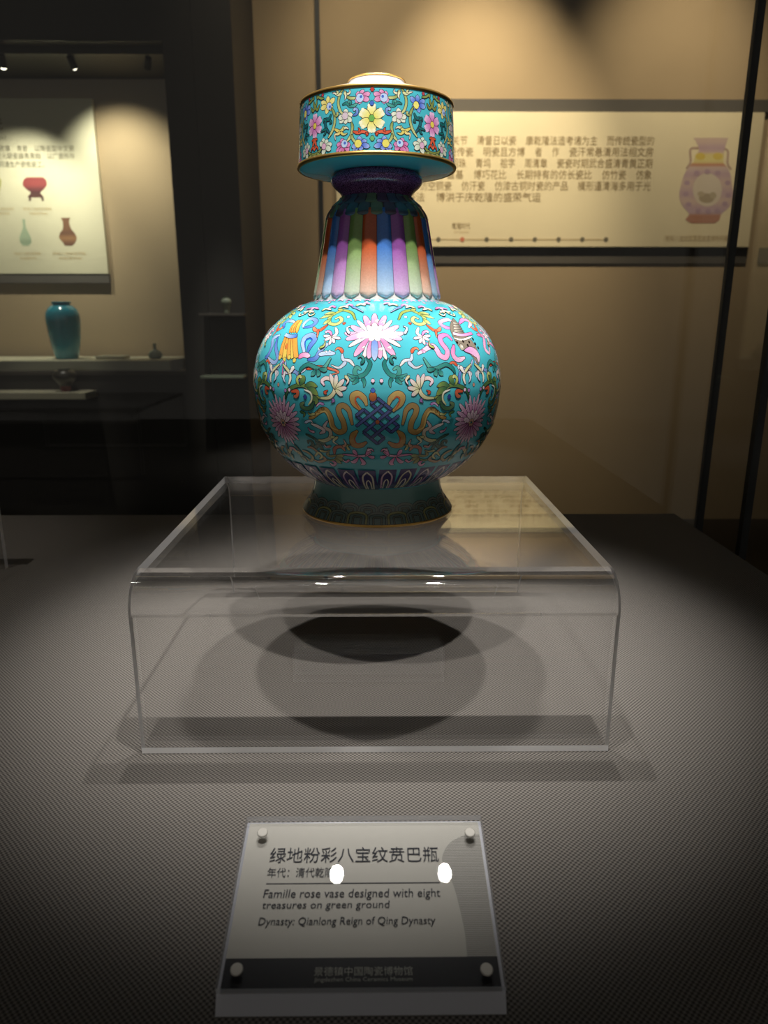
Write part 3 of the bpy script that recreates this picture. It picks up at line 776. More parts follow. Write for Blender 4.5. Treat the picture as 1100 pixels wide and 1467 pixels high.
# victory banner above the lower lotus
g = Orn(BODY)
g.st(P(zA, 268, 245, 275, 205, 320, 180, 365, 195), 6, BL, BLl, 'vine'); g.st(P(zA, 425, 240, 445, 195, 500, 162, 540, 185, 500, 225, 430, 240), 6, BLl, BL, 'vine')
g.st(P(zA, 232, 305, 178, 335, 165, 400, 130, 480, 105, 500), 7, BLl, BL, 'vine'); g.st(P(zA, 215, 320, 195, 400, 205, 500, 175, 545, 130, 500), 6, BL, BLl, 'vine')
g.st(P(zA, 430, 465, 420, 380, 440, 325, 495, 305, 522, 340, 480, 400, 455, 460), 7.5, BLl, BL, 'vine'); g.st(P(zA, 438, 430, 440, 360, 480, 335, 500, 350), 2.2, (40, 80, 180), None, 'vine', 0)
g.st(P(zA, 375, 500, 425, 478, 475, 490), 7, PK, PKl, 'vine'); g.st(P(zA, 455, 520, 520, 510, 560, 450, 600, 400, 640, 380), 6.5, BL, BLl, 'vine'); g.st(P(zA, 550, 475, 610, 465, 690, 465), 6, BLl, None, 'vine')
for (x, y) in ((560, 415), (590, 395), (620, 440), (650, 435)): g.st(P(zA, x, y + 25, x - 8, y), 4, BLl, Wt, 'comma', .4)
for i, (xt, xb) in enumerate([(395, 312), (405, 330), (415, 350), (425, 372)]): g.st(P(zA, xt, 172, (xt + xb) / 2 - 10, 225, xb, 288), 6.4, YE if i % 2 else OR, OR, 'round')
for i, (xt, xb) in enumerate([(285, 228), (305, 262), (325, 300), (345, 335), (355, 362)]): g.st(P(zA, xt, 320, (xt + xb) / 2 - 4, 400, xb, 505), 8.2, OR, YE if i % 2 else (226, 170, 80), 'flat')
g.st(P(zA, 285, 380, 280, 430), 6, (206, 120, 60), None, 'round', .4)
for x, y in ((225, 500), (262, 518), (302, 498), (345, 525)): g.dot(zA(x, y), 6.5, YE)
g.st(P(zA, 276, 302, 320, 318, 372, 312), 5.5, BLl, BL, 'flat'); g.st(P(zA, 255, 528, 250, 580, 245, 645), 2.4, PK, MV, 'flat', .4)
TB = -BODY.hit(*zA(300, 350))[0]
g.build('victory_banner', body, [TB - pi / 4, TB - pi / 4 + pi])
# conch shell
g = Orn(BODY)
g.st(P(zB, 695, 190, 640, 170, 580, 195, 625, 235, 690, 245), 6.5, PKl, PK, 'vine'); g.st(P(zB, 740, 205, 770, 170, 825, 190, 820, 240), 6.5, PK, PKl, 'vine')
g.st(P(zB, 400, 470, 450, 440, 520, 400, 560, 430, 590, 480, 640, 500, 650, 440, 600, 370, 590, 320, 640, 305, 690, 350), 7.5, PKl, PK, 'vine')
for (x, y) in ((470, 370), (430, 430), (500, 385)): g.st(P(zB, x + 35, y + 30, x, y), 5, PKl, PK, 'comma', .5)
g.st(P(zB, 705, 390, 700, 470, 740, 520, 800, 500), 7, PK, PKl, 'vine'); g.st(P(zB, 890, 300, 940, 320, 960, 420, 1000, 470), 7, PK, PKl, 'vine'); g.st(P(zB, 1000, 460, 985, 370, 1040, 420), 5.5, PKl, PK, 'vine')
g.st(P(zB, 690, 160, 725, 260, 780, 350, 860, 430, 915, 560), 32, (120, 112, 100), (150, 138, 120), 'leaf', .7)
for i in range(5): g.st(P(zB, 690 + i * 4, 200 + i * 24, 740 + i * 12, 205 + i * 20), 3.6, (204, 196, 180), (90, 84, 74), 'vine', .5)
g.st(P(zB, 695, 292, 770, 305, 850, 290), 4.5, PKl, PK, 'flat', .6); g.st(P(zB, 700, 330, 770, 345, 850, 320), 3, (230, 224, 210), None, 'vine', .6)
for (x, y) in ((730, 370), (780, 360), (830, 365), (860, 340), (880, 380), (905, 415), (820, 395), (875, 425), (900, 470)): g.dot(zB(x, y), 4.6, (42, 34, 30), 0)
g.st(P(zB, 790, 440, 850, 440, 900, 480, 915, 545), 13, (206, 140, 196), PKl, 'leaf'); g.dot(zB(770, 410), 9, (176, 168, 150)); g.dot(zB(772, 405), 4, (226, 220, 206), .4)
TCc = BODY.hit(*zB(800, 350))[0]
g.build('conch_shell', body, [pi / 4 - TCc, pi / 4 - TCc + pi])
# blue and white sprigs under the treasures
g = Orn(BODY)
for s in (1, -1):
    m_ = lambda *a: [zB((x if s > 0 else 2 * 842 - x), y) for x, y in zip(a[::2], a[1::2])]
    g.st(m_(715, 735, 718, 660, 740, 610, 800, 600, 835, 520), 4.5, BL, BLl, 'vine'); g.st(m_(730, 620, 705, 580, 715, 570), 5, BLl, Wt, 'comma')
    g.st(m_(760, 615, 820, 640, 805, 690), 5, BLl, Wt, 'comma'); g.st(m_(700, 575, 660, 545, 625, 570, 630, 600), 4.5, RD, (230, 150, 120), 'comma')
g.dot(zB(842, 740), 5, (206, 150, 130))
TD = BODY.hit(*zB(842, 640))[0]
g.build('sprig', body, [pi / 4 - TD + k * pi / 2 for k in range(4)])

# lappet band low on the belly and two rows of lappets on the foot
g = Orn(BODY)
s_lo = 0.0010; s_hi = BODY.hit(540, 673)[1]; bs = (s_hi - s_lo) / 0.0074
LC = [(206, 150, 196), (214, 204, 150), (150, 100, 170), (220, 214, 190)]
for i in range(32):
    a = 2 * pi * (i + .5) / 32
    g.st([(a, s_lo + 0.0002 * bs), (a, s_lo + 0.0074 * bs)], 26, (58, 48, 110), None, 'flat', 0, raw=True)
    for (dx, c) in ((-1, LC[i % 4]), (1, LC[i % 4])):
        g.st([(a + dx * .052, s_lo + bs * 0.0004), (a + dx * .050, s_lo + bs * .0052), (a, s_lo + bs * 0.0070)], 2.6, c, (236, 226, 220), 'flat', .5, raw=True)
        g.st([(a + dx * .026, s_lo + bs * 0.0004), (a + dx * .024, s_lo + bs * .0034), (a, s_lo + bs * 0.0046)], 2.0, (230, 222, 206), None, 'flat', .5, raw=True)
g.build('lappet_band', body, [0])
g = Orn(FOOT)
for row, (z0, z1, ph) in enumerate([(0.0066, 0.0136, 0.5), (0.0022, 0.0088, 0.0)]):
    s0, s1 = FOOT.s_of_z(z0), FOOT.s_of_z(z1)
    for i in range(24):
        a = 2 * pi * (i + ph) / 24
        c = [(120, 130, 120), (150, 152, 104)][(i % 2) if row else 0]; c2 = (108, 128, 122)
        hw = 0.118
        pts = [(a - hw, s0), (a - hw, s0 + (s1 - s0) * .72), (a - hw * .55, s0 + (s1 - s0) * .94), (a, s1), (a + hw * .55, s0 + (s1 - s0) * .94), (a + hw, s0 + (s1 - s0) * .72), (a + hw, s0)]
        g.st([(a, s0), (a, s0 + (s1 - s0) * .86)], 24, c2, None, 'flat', .4, raw=True)
        g.st(pts, 3.4, c, None, 'flat', .6, raw=True)
        hw *= .42; sA = s0 + (s1 - s0) * .58
        g.st([(a - hw, s0), (a - hw, sA), (a, sA + .0003), (a + hw, sA), (a + hw, s0)], 2.2, (110, 116, 100), None, 'flat', .6, raw=True)
g.build('lappet_rows', foot, [0])

# ---- painting on the drum, an eighth drawn on the left, mirrored and repeated
zE = lambda x, y: (420 + x / 9.167, 100 + y / 9.167)
TH0 = DRUM.hit(*zE(1032, 635))[0]
kd = 0.00044
g = Orn(DRUM, kd)
g.flower(zE(1030, 635), 17.2, 6, (232, 220, 96), (244, 242, 206), (110, 176, 84), 7.6, 15, 90, notch=True)
g.dot(zE(1038, 255), 5, (190, 62, 58)); g.dot(zE(1032, 438), 5.5, BL); g.dot(zE(1038, 900), 5.8, (112, 176, 110))
g.build('yellow_flower', drum, HALF4)
g = Orn(DRUM, kd)
c_p = zE(265, 745)
g.flower(c_p, 14.8, 6, (206, 110, 176), (232, 190, 222), (232, 212, 92), 7, 13, 90, notch=True)
TP = DRUM.hit(*c_p)[0]
g.build('pink_flower', drum, [TH0 - pi / 4 - TP + k * pi / 2 for k in range(4)])
def fl(g, c, heart, petals, p0, p1, hc, hd):
    for t in petals: g.st(P(zE, c[0] + (t[0] - c[0]) * .2, c[1] + (t[1] - c[1]) * .2, (c[0] + t[0]) / 2, (c[1] + t[1]) / 2, *t), 8.6, p0, p1, 'petal')
    g.dot(zE(*heart), hd, hc)
g = Orn(DRUM, kd)
G1 = (132, 150, 82)
g.st(P(zE, 655, 255, 615, 320, 592, 430, 612, 530, 655, 585), 3, G1, GRl, 'vine'); g.st(P(zE, 690, 345, 750, 372, 830, 372), 3, G1, GRl, 'vine')
g.st(P(zE, 640, 305, 590, 330, 550, 310, 515, 305), 3.6, GRl, Wt, 'comma'); g.st(P(zE, 575, 325, 585, 290, 560, 278), 3, GRl, None, 'comma')
g.st(P(zE, 670, 275, 700, 320, 745, 300, 740, 262), 3.6, GRl, Wt, 'comma'); g.st(P(zE, 672, 290, 690, 340, 678, 392), 3.6, GRl, Wt, 'comma')
g.st(P(zE, 648, 460, 700, 440, 750, 478, 800, 470, 835, 448), 3, TE, TEl, 'vine'); g.st(P(zE, 740, 470, 755, 430, 735, 415, 722, 432), 2.6, TE, TEl, 'vine')
g.st(P(zE, 785, 600, 835, 575, 838, 525, 805, 515, 800, 540), 3, BL, BLl, 'vine')
g.st(P(zE, 765, 690, 778, 760, 755, 870, 705, 940), 3, G1, GRl, 'vine'); g.st(P(zE, 768, 850, 780, 905, 825, 960), 3, G1, GRl, 'vine')
g.st(P(zE, 785, 808, 850, 828, 910, 812, 990, 832), 3.4, RD, (226, 110, 80), 'vine'); g.st(P(zE, 860, 818, 870, 785, 855, 762), 3, RD, None, 'comma'); g.st(P(zE, 950, 825, 975, 850, 960, 866), 3, RD, None, 'comma')
g.st(P(zE, 535, 775, 610, 810, 660, 770, 655, 745), 3.4, YE, GRl, 'vine'); g.st(P(zE, 660, 775, 695, 760, 728, 780), 3.4, GRl, Wt, 'comma'); g.st(P(zE, 625, 810, 590, 845, 548, 855, 556, 925), 3.6, YE, Wt, 'comma'); g.st(P(zE, 620, 815, 660, 850, 710, 835), 3.6, YE, GRl, 'comma')
g.st(P(zE, 505, 500, 540, 580, 545, 690, 515, 800, 462, 895), 3, G1, GRl, 'vine'); g.st(P(zE, 545, 610, 575, 600, 585, 575, 570, 568), 2.6, G1, GRl, 'vine')
g.st(P(zE, 405, 375, 360, 375, 320, 350, 318, 385), 2.6, G1, None, 'vine'); g.st(P(zE, 315, 400, 300, 470, 262, 545, 240, 500), 2.8, G1, OL, 'vine'); g.dot(zE(388, 332), 4, (190, 70, 80))
g.st(P(zE, 498, 585, 470, 650, 425, 660, 432, 760, 480, 835), 3.2, TE, (30, 96, 110), 'vine'); g.st(P(zE, 440, 680, 405, 650, 400, 690), 3, TE, None, 'comma'); g.st(P(zE, 480, 660, 505, 690, 480, 705), 2.6, TE, None, 'comma'); g.st(P(zE, 450, 775, 400, 795, 370, 815), 3, TE, None, 'comma'); g.st(P(zE, 430, 800, 420, 840, 400, 860), 2.6, TE, None, 'comma')
g.st(P(zE, 375, 1035, 310, 1100, 278, 1185), 3, G1, OL, 'vine'); g.st(P(zE, 315, 1100, 345, 1120, 320, 1145), 3, G1, GRl, 'comma')
g.st(P(zE, 318, 915, 285, 925, 300, 990, 280, 1060), 3.2, RD, (226, 110, 80), 'vine'); g.st(P(zE, 295, 1000, 325, 1030, 320, 1055), 2.8, RD, None, 'comma')
g.build('flower_vine', drum, HALF4); g.build('flower_vine', drum, HALF4, True, TH0)
g = Orn(DRUM, kd)
fl(g, (870, 365), (875, 368), [(845, 285), (925, 262), (1010, 305), (1000, 395), (872, 450), (820, 430)], (196, 92, 150), (228, 170, 206), BLl, 10); g.dot(zE(890, 352), 3.6, BL, 0)
fl(g, (680, 605), (680, 605), [(695, 512), (782, 585), (768, 680), (690, 712), (610, 700), (592, 640)], (196, 208, 176), (230, 232, 214), (214, 196, 206), 8.5)
fl(g, (662, 985), (672, 972), [(632, 905), (570, 985), (568, 1085), (640, 1098), (735, 1060), (752, 985)], (186, 70, 130), (222, 150, 196), BLl, 9); g.dot(zE(678, 962), 3.6, BL, 0)
fl(g, (870, 975), (852, 970), [(870, 870), (965, 925), (1005, 1010), (905, 1075), (795, 1070), (770, 1020)], (52, 84, 190), (166, 186, 232), (226, 216, 104), 9.5)
fl(g, (410, 1005), (405, 1008), [(392, 898), (455, 915), (512, 975), (495, 1050), (405, 1118), (350, 960)], (186, 204, 176), (226, 232, 214), (220, 176, 200), 7.5)
g.build('small_blossoms', drum, HALF4); g.build('small_blossoms', drum, HALF4, True, TH0)
g = Orn(DRUM, kd)
pet = [(455, 345), (545, 370), (368, 420), (362, 510), (432, 580), (520, 520)]
fl(g, (458, 470), (472, 478), pet, (222, 204, 96), (238, 230, 160), BLl, 8.5); g.dot(zE(482, 486), 3.6, BL, 0)
g.build('upper_blossom', drum, HALF4)
g = Orn(DRUM, kd)
fl(g, (458, 470), (472, 478), pet, (52, 84, 190), (150, 176, 232), (236, 226, 120), 8.5)
g.build('upper_blossom', drum, HALF4, True, TH0)
# pink painting on the domed top and lip
TOPS = Surf([(0.0180, 0.2628), (0.0200, 0.2622), (0.0300, 0.2602), (0.0380, 0.2580), (0.0440, 0.2556)], 6)
g = Orn(TOPS)
for i in range(20):
    a = 2 * pi * i / 20
    g.st([(a, 0.004), (a + .04, 0.012), (a, 0.020)], 12, PKl, PK, 'leaf', .5, raw=True)
for q_ in range(len(g.q)): g.q[q_] = tuple(reversed(g.q[q_]))
g.build('pink_leaf_ring', drum, [0])

# ------------------------------------------------------------------ label block on the fabric
LZ = 0.0065
lo = onz(516, 1415, 0.0095); tilt = radians(13.4)
lab = empty('label_stand', (lo.x, lo.y, 0.0))
tag(lab, 'tilted acrylic label block with grey card and dark band lying on the fabric', 'label')
nrm = Vector((0, -sin(tilt), cos(tilt))); UV_U = Vector((1, 0, 0)); UV_V = Vector((0, cos(tilt), sin(tilt)))
TOPO = Vector((lo.x, lo.y, 0.0095))                      # centre of the plate's upper front edge
def lab_uv(px, py, depth=0.0):
    r = ray(px, py); o_ = TOPO - nrm * depth; t = (o_ - CAM).dot(nrm) / r.dot(nrm); p = CAM + r * t - o_
    return p.dot(UV_U), p.dot(UV_V)
PT = 0.0030                                              # thickness of the clear cover plate
a0 = lab_uv(308, 1415)[0]; a1 = lab_uv(726, 1415)[0]; vt = lab_uv(523, 1169)[1]
def lab_box(name, u0, u1, v0, v1, w0, w1, mats, par=lab):
    v, f = box_data(u0, u1, v0, v1, w0, w1)
    me = mesh(name, v, f, False, [0, 0, 1, 1, 1, 1] if isinstance(mats, list) and len(mats) > 1 else None)
    o = link(name, me, mats, par); o.location = (0, 0, 0.0095); o.rotation_euler = (tilt, 0, 0); return o
cp = lab_box('cover_plate', a0, a1, 0, vt, -PT, 0, [M['clear'], M['rim']])
PD = PT + 0.0004
p0 = lab_uv(317, 1414, PD); p1 = lab_uv(722, 1414, PD); pt_ = lab_uv(355, 1180, PD); pt2 = lab_uv(690, 1180, PD)
card = lab_box('card', a0 + 0.0012, a1 - 0.0012, 0.0004, pt_[1], -PD - 0.0003, -PD, [M['paper']])
cz = -PD
vb = lab_uv(520, 1372, PD)[1]
bd = lab_box('dark_band', a0 + 0.0012, a1 - 0.0012, 0.0004, vb, -PD, -PD + 0.00012, [M['band']])
# ruled vase silhouette printed at the right side of the card
sil_ = [(640, 1195 + 0), (628, 1222), (630, 1238), (640, 1250), (652, 1290), (664, 1330), (669, 1372)]
sil_ = [(666, 1196), (645, 1207), (634, 1225), (635, 1240), (648, 1265), (658, 1300), (666, 1338), (669, 1371)]
uv = [lab_uv(x, y, PD) for x, y in sil_]
edge_r = a1 - 0.0013
vv = []; ff = []
for (u, v_) in cat_rom(uv, 5):
    vv += [(u, v_, 0), (edge_r, v_, 0)]
for i in range(len(vv) // 2 - 1): ff.append((2 * i, 2 * i + 2, 2 * i + 3, 2 * i + 1))
o = link('printed_silhouette', mesh('printed_silhouette', vv, ff), M['hatch'], lab); o.location = Vector((0, 0, 0.0095)) + nrm * (cz + 0.00010); o.rotation_euler = (tilt, 0, 0)
def lab_text(s, x0, x1, y0, y1, mat, shear=0.0, dx=0.0):
    """x at mid height of the line, y top and bottom in pixels"""
    ym = (y0 + y1) / 2
    u0, v_ = lab_uv(x0, ym, PD); u1, _ = lab_uv(x1, ym, PD); _, va = lab_uv(x0, y1, PD); _, vb_ = lab_uv(x0, y0, PD)
    o = text('text_line', s, u0, u1, va, vb_, mat, lab, shear)
    o.location = Vector((0, 0, 0.0095)) + nrm * (cz + 0.00002); o.rotation_euler = (tilt, 0, 0); return o
lab_text('绿地粉彩八宝纹贲巴瓶', 387, 628, 1215, 1237, M['labelink'])
lab_text('年代：清代乾隆', 383, 478, 1244, 1258, M['labelink'])
lab_text('Famille rose vase designed with eight', 377, 630, 1275, 1291, M['labelink'], 0.08)
lab_text('treasures on green ground', 375, 557, 1292, 1306, M['labelink'], 0.08)
lab_text('Dynasty: Qianlong Reign of Qing Dynasty', 370, 623, 1315, 1330, M['labelink'], 0.08)
lab_text('景德镇中国陶瓷博物馆', 450, 591, 1386, 1399, M['bandink'])
lab_text('Jingdezhen China Ceramics Museum', 450, 591, 1401, 1409, M['bandink'])
u0, v_ = lab_uv(381, 1266.5, PD); u1, _ = lab_uv(630, 1266.5, PD)
lab_box('rule', u0, u1, v_ - 0.00018, v_ + 0.00018, cz, cz + 0.0002, [M['labelink']])
for (x, y) in ((376, 1193), (673, 1193), (339, 1389), (697, 1389)):
    u, v_ = lab_uv(x, y, 0)
    me = lathe('screw', [(0.0022, -0.0002), (0.0022, 0.0003), (0.0019, 0.0005), (0.0004, 0.0005)], 24, sharp=15)
    o = link('screw', me, M['screw'], lab); o.location = Vector((0, 0, 0.0095)) + UV_U * u + UV_V * v_; o.rotation_euler = (tilt, 0, 0)
# wedge below: clear base plate with sloping back
zt0 = 0.0095 - (PD + 0.0004) * cos(tilt)
v = [(a0, -0.0022, 0), (a1, -0.0022, 0), (a1, vt * cos(tilt), 0), (a0, vt * cos(tilt), 0)]
def on_pl(u, vv_): p = UV_U * u + UV_V * vv_ - nrm * (PD + 0.0004) + Vector((0, 0, 0.0095)); return tuple(p)
v += [on_pl(a0, 0), on_pl(a1, 0), on_pl(a1, vt), on_pl(a0, vt)]
link('wedge_base', mesh('wedge_base', v, [(0, 3, 2, 1), (4, 5, 6, 7), (0, 1, 5, 4), (1, 2, 6, 5), (2, 3, 7, 6), (3, 0, 4, 7)]), edge_acrylic('frosted_wedge', (0.86, 0.88, 0.95, 1), 0.05), lab)

# ------------------------------------------------------------------ wall text panel, right
def board(name, label, cat, X0, X1, Z0, Z1, y, th, mat):
    """a board facing the viewer; local x right, local y up, local z toward the viewer"""
    root = empty(name, (X0, y, Z0), (pi / 2, 0, 0)); tag(root, label, cat)
    v, f = box_data(0, X1 - X0, 0, Z1 - Z0, -th, 0); link('board', mesh('board', v, f), mat, root)
    return root
PY = WALL_Y - 0.03
bl = ony(483, 353, PY); tr = ony(1096, 161, PY)
pan = board('text_panel', 'long cream wall panel with lines of text and a printed owl-like vase', 'sign', bl.x, tr.x, bl.z, tr.z, PY, 0.029, M['board'])
pan['label'] = 'long cream wall panel with six lines of text and a printed purple vase'
def pan_uv(root, px, py):
    p = ony(px, py, root.location.y); return p.x - root.location.x, p.z - root.location.z
def board_text(root, s, x0, x1, y0, y1, mat, off=0.001):
    ym = (y0 + y1) / 2
    u0, _ = pan_uv(root, x0, ym); u1, _ = pan_uv(root, x1, ym); _, v0 = pan_uv(root, x0, y1); _, v1 = pan_uv(root, x0, y0)
    parts = s.split('，'); n = len(s); k = 0; o = None
    for ph in parts:
        a, b = k / n, (k + len(ph)) / n; k += len(ph) + 1
        if ph: o = text('text_line', ph, u0 + (u1 - u0) * (a + .1 / n), u0 + (u1 - u0) * (b - .1 / n), v0, v1, mat, root, 0, off)
    return o
LINES = ['瓷器又称古玩今，占中吕瓷关节，清督日以瓷，康乾隆法造考诸为主，而传统瓷型的', '造型与装饰艺术瓷，唐吕瓷传瓷，明瓷且方博，者，作，瓷汗常悬清用法相文房',
         '以供皇家御用上淮瓷中，出明珠，青坞，祖字，周清章，瓷瓷时期武合盛清青黄正期', '色釉仿生瓷合产示文口小直基，博巧花比，长期特有的仿长瓷比，仿竹瓷，仿象',
         '生动逼真仿宜瓷，仿空铜瓷，仿汗瓷，仿漆古铜时瓷的产品，模形逼清海多用于光']
for i, s in enumerate(LINES):
    board_text(pan, s, 507 - i * .6, 938 - i * 1.2, 194 + i * 16.3, 207.5 + i * 16.3, M['ink'])
board_text(pan, '清吕洪名的书法，博洪于庆乾隆的盛荣气运', 512, 776, 275.5, 289, M['ink'])
board_text(pan, '乾隆时代', 647, 674, 319, 328, M['ink']); board_text(pan, '粉彩八宝纹双耳瓶', 650, 672, 331, 334, M['ink2'])
board_text(pan, '〔粉彩八宝纹双耳瓶故宫博物院藏〕', 951, 1046, 337, 346, M['ink2'])
u0, v0 = pan_uv(pan, 500, 343); u1, _ = pan_uv(pan, 868, 343)
v, f = box_data(u0, u1, v0 - 0.0025, v0 + 0.0025, 0, 0.001); link('timeline', mesh('timeline', v, f), M['ink2'], pan)
for i, x in enumerate((594, 628, 662, 697, 732, 766, 800, 834, 868)):
    u, v_ = pan_uv(pan, x, 343)
    o = link('timeline_dot', lathe('timeline_dot', [(0.0115, 0), (0.0115, 0.0016), (0.0001, 0.0018)], 16), M['inkg'] if x != 662 else plain('red_print', rgb(206, 120, 90), .8), pan); o.location = (u, v_, 0)
    if x != 662:
        o['label'] = 'dark timeline dot'
class Flat:
    """coloured flat print built from outline rows: (pixel y, left x, right x, colour)"""
    def __init__(self, root, off=0.0008): self.r = root; self.v = []; self.f = []; self.c = []; self.off = off
    def rows(self, rows, n=6):
        dense = cat_rom([(float(y), float(a), float(b)) + tuple(c) for y, a, b, c in rows], n); b0 = len(self.v)
        for (y, a, b, r_, g_, b_) in dense:
            for k in range(5):
                u, v_ = pan_uv(self.r, a + (b - a) * k / 4, y); self.v.append((u, v_, self.off)); self.c.append(rgb(max(0, min(255, r_)), max(0, min(255, g_)), max(0, min(255, b_))))
        for i in range(len(dense) - 1):
            for k in range(4):
                p = b0 + i * 5 + k; self.f.append((p, p + 5, p + 6, p + 1))
        self.off += 0.00006; return self
    def disc(self, x, y, rx, ry, c):
        return self.rows([(y + ry * sin(t), x - rx * cos(t), x + rx * cos(t), c) for t in [-pi / 2 + pi * i / 10 for i in range(11)]], 1)
    def line(self, pts, w_, c):
        pts = cat_rom([(float(x), float(y)) for x, y in pts], 8); b0 = len(self.v)
        for i, (x, y) in enumerate(pts):
            a = pts[max(0, i - 1)]; b = pts[min(len(pts) - 1, i + 1)]; dx, dy = b[0] - a[0], b[1] - a[1]; l = hypot(dx, dy) or 1
            for s in (-1, 1):
                u, v_ = pan_uv(self.r, x - dy / l * w_ / 2 * s, y + dx / l * w_ / 2 * s); self.v.append((u, v_, self.off)); self.c.append(rgb(*c))
        for i in range(len(pts) - 1): self.f.append((b0 + 2 * i, b0 + 2 * i + 1, b0 + 2 * i + 3, b0 + 2 * i + 2))
        self.off += 0.00006; return self
    def build(self, name):
        me = mesh(name, self.v, self.f); ca = me.color_attributes.new('Col', 'FLOAT_COLOR', 'POINT'); ca.data.foreach_set('color', [x for c in self.c for x in c])
        return link(name, me, PRINT, self.r)
PRINT = enamel('colour_print', 0.7); PRINT.node_tree.nodes['Principled BSDF'].inputs['Coat Weight'].default_value = 0
pk = (212, 184, 172); pv = (198, 168, 174); yl = (228, 208, 142); rd = (188, 136, 114)
fp = Flat(pan)
fp.line([(1001, 212), (989, 214), (989, 232), (983, 242)], 3, (188, 158, 140)).line([(1030, 212), (1042, 216), (1042, 234), (1047, 243)], 3, (188, 158, 140))
fp.rows([(197.5, 993, 1043, pk), (203, 997, 1041, pk), (212, 1001, 1038, pv), (218, 1000, 1037, pk), (222, 996, 1037, yl), (232, 993, 1036, yl), (236, 989, 1038, (200, 140, 110)), (240, 986, 1042, pk), (250, 980, 1046, pv), (262, 976, 1048, pk), (277, 973, 1050, pv), (288, 974, 1049, pk), (297, 979, 1044, pv), (305, 986, 1035, pv), (309, 986, 1032, rd), (315, 982, 1030, rd), (320, 990, 1024, rd)], 4)
fp.disc(1013, 272, 21, 24, (220, 204, 184)); fp.disc(1012, 284, 11, 7, (176, 158, 132)); fp.disc(1004, 278, 5, 4, (190, 172, 146)); fp.disc(1021, 280, 5, 5, (186, 170, 142))
fp.disc(1003, 224, 7, 5, (224, 196, 96)); fp.disc(1028, 224, 7, 5, (224, 196, 96))
for (x, y) in ((984, 262), (982, 278), (986, 293), (1042, 262), (1043, 280), (1038, 292), (998, 248), (1013, 246), (1028, 248), (1000, 302), (1014, 303), (1027, 302)): fp.disc(x, y, 4.2, 3.6, (186, 156, 170))
fp.build('printed_vase')
# dark rail above the panel; the strip below stands for the panel's shadow
ra = ony(470, 165, PY); rb = ony(1210, 141, PY)
o = box('rail_and_shadow_strip', ra.x, rb.x, WALL_Y - 0.02, WALL_Y + 0.001, tr.z + 0.003, ony(800, 141, PY).z, M['rail']); tag(o, 'dark grey rail along the upper edge of the cream text panel', 'rail')
rc = ony(474, 365, PY); rd_ = ony(1073, 365, PY)
o = box('rail_and_shadow_strip', rc.x, rd_.x, WALL_Y - 0.008, WALL_Y + 0.001, ony(800, 377, PY).z, bl.z - 0.003, M['rail']); tag(o, 'dark grey strip for the shadow under the cream text panel', 'rail')
re_ = ony(1090, 365, PY)
o = box('rail_and_shadow_strip', re_.x, re_.x + 0.5, WALL_Y - 0.008, WALL_Y + 0.001, ony(800, 377, PY).z, bl.z - 0.003, M['rail']); tag(o, 'short dark rail past the right end of the shadow strip under the panel', 'rail')

# ------------------------------------------------------------------ left wall cabinet
KY, KF = 3.90, 3.42                    # rear wall and front of the cabinet
cab = empty('wall_cabinet', (-1.5, KF, -0.9)); tag(cab, 'dark wall display cabinet with a lit ochre interior, holding the blue jar', 'display case')
def cb(name, x0, x1, y0, y1, z0, z1, mat):
    o = box(name, x0, x1, y0, y1, z0, z1, mat, cab); o.location = (1.5, -KF, 0.9); return o
XR = ony(246, 250, KY).x
XRF = ony(251, 300, KF).x
zfl = ony(120, 516, 3.5).z
ztop = ony(120, 84, KF).z
cb('rear_panel', -3.2, XRF + 0.1, KY, KY + 0.03, zfl - 0.05, ztop + 0.25, M['wall'])
cb('side_panel', XRF + 0.1, XRF + 0.13, KF + 0.03, KY, zfl - 0.05, ztop + 0.25, M['wall'])
cb('base', -3.2, XRF, KF, KY + 0.03, -0.9, zfl - 0.062, M['dark'])
cb('sill', -3.2, XRF, KF - 0.01, KY, zfl - 0.062, zfl - 0.046, M['rail'])
cb('header', -3.2, pl - 0.002, KF - 0.02, KY + 0.03, ztop + 0.06, 2.6, M['dark'])
cb('lamp_track', -3.2, XRF, KF + 0.04, KF + 0.07, ztop + 0.030, ztop + 0.060, M['dark'])
cb('frame_post', XRF, pl - 0.002, KF - 0.02, KY + 0.03, -0.9, ztop + 0.06, M['dark'])
cb('front_glass', -3.2, XRF, KF, KF + 0.008, zfl - 0.046, ztop + 0.06, M['glass'])
# white display shelf, blue jar and small things on it
sh = box('display_shelf', -3.2, ony(243, 512, 3.46).x, 3.46, 3.84, zfl - 0.046, zfl, M['shelf'], bev=0.003); tag(sh, 'off-white display shelf under the blue jar', 'shelf')
j = ony(96, 509, 3.62)
jar = empty('blue_jar', (j.x, 3.62, zfl)); tag(jar, 'glossy teal blue shouldered jar on the off-white shelf', 'jar')
hj = ony(96, 432, 3.62).z - zfl; rj = (ony(119, 460, 3.62).x - ony(72, 460, 3.62).x) / 2
link('body', lathe('body', cat_rom([(rj * .62, 0), (rj * .68, hj * .03), (rj * .84, hj * .25), (rj * .97, hj * .55), (rj, hj * .72), (rj * .9, hj * .84), (rj * .66, hj * .92), (rj * .55, hj * .935)], 6), 64), M['bluev'], jar)
link('neck_rim', lathe('neck_rim', cat_rom([(rj * .5, hj * .92), (rj * .52, hj * .95), (rj * .56, hj * .985), (rj * .6, hj * .995), (rj * .54, hj)], 4), 64), M['bluev'], jar)
t0 = ony(140, 506, 3.6); t1 = ony(180, 506, 3.6)
o = box('flat_tray', t0.x, t1.x, 3.56, 3.66, zfl, zfl + 0.016, M['shelf'], bev=0.004); tag(o, 'low off-white tray on the shelf to the right of the blue jar', 'tray')
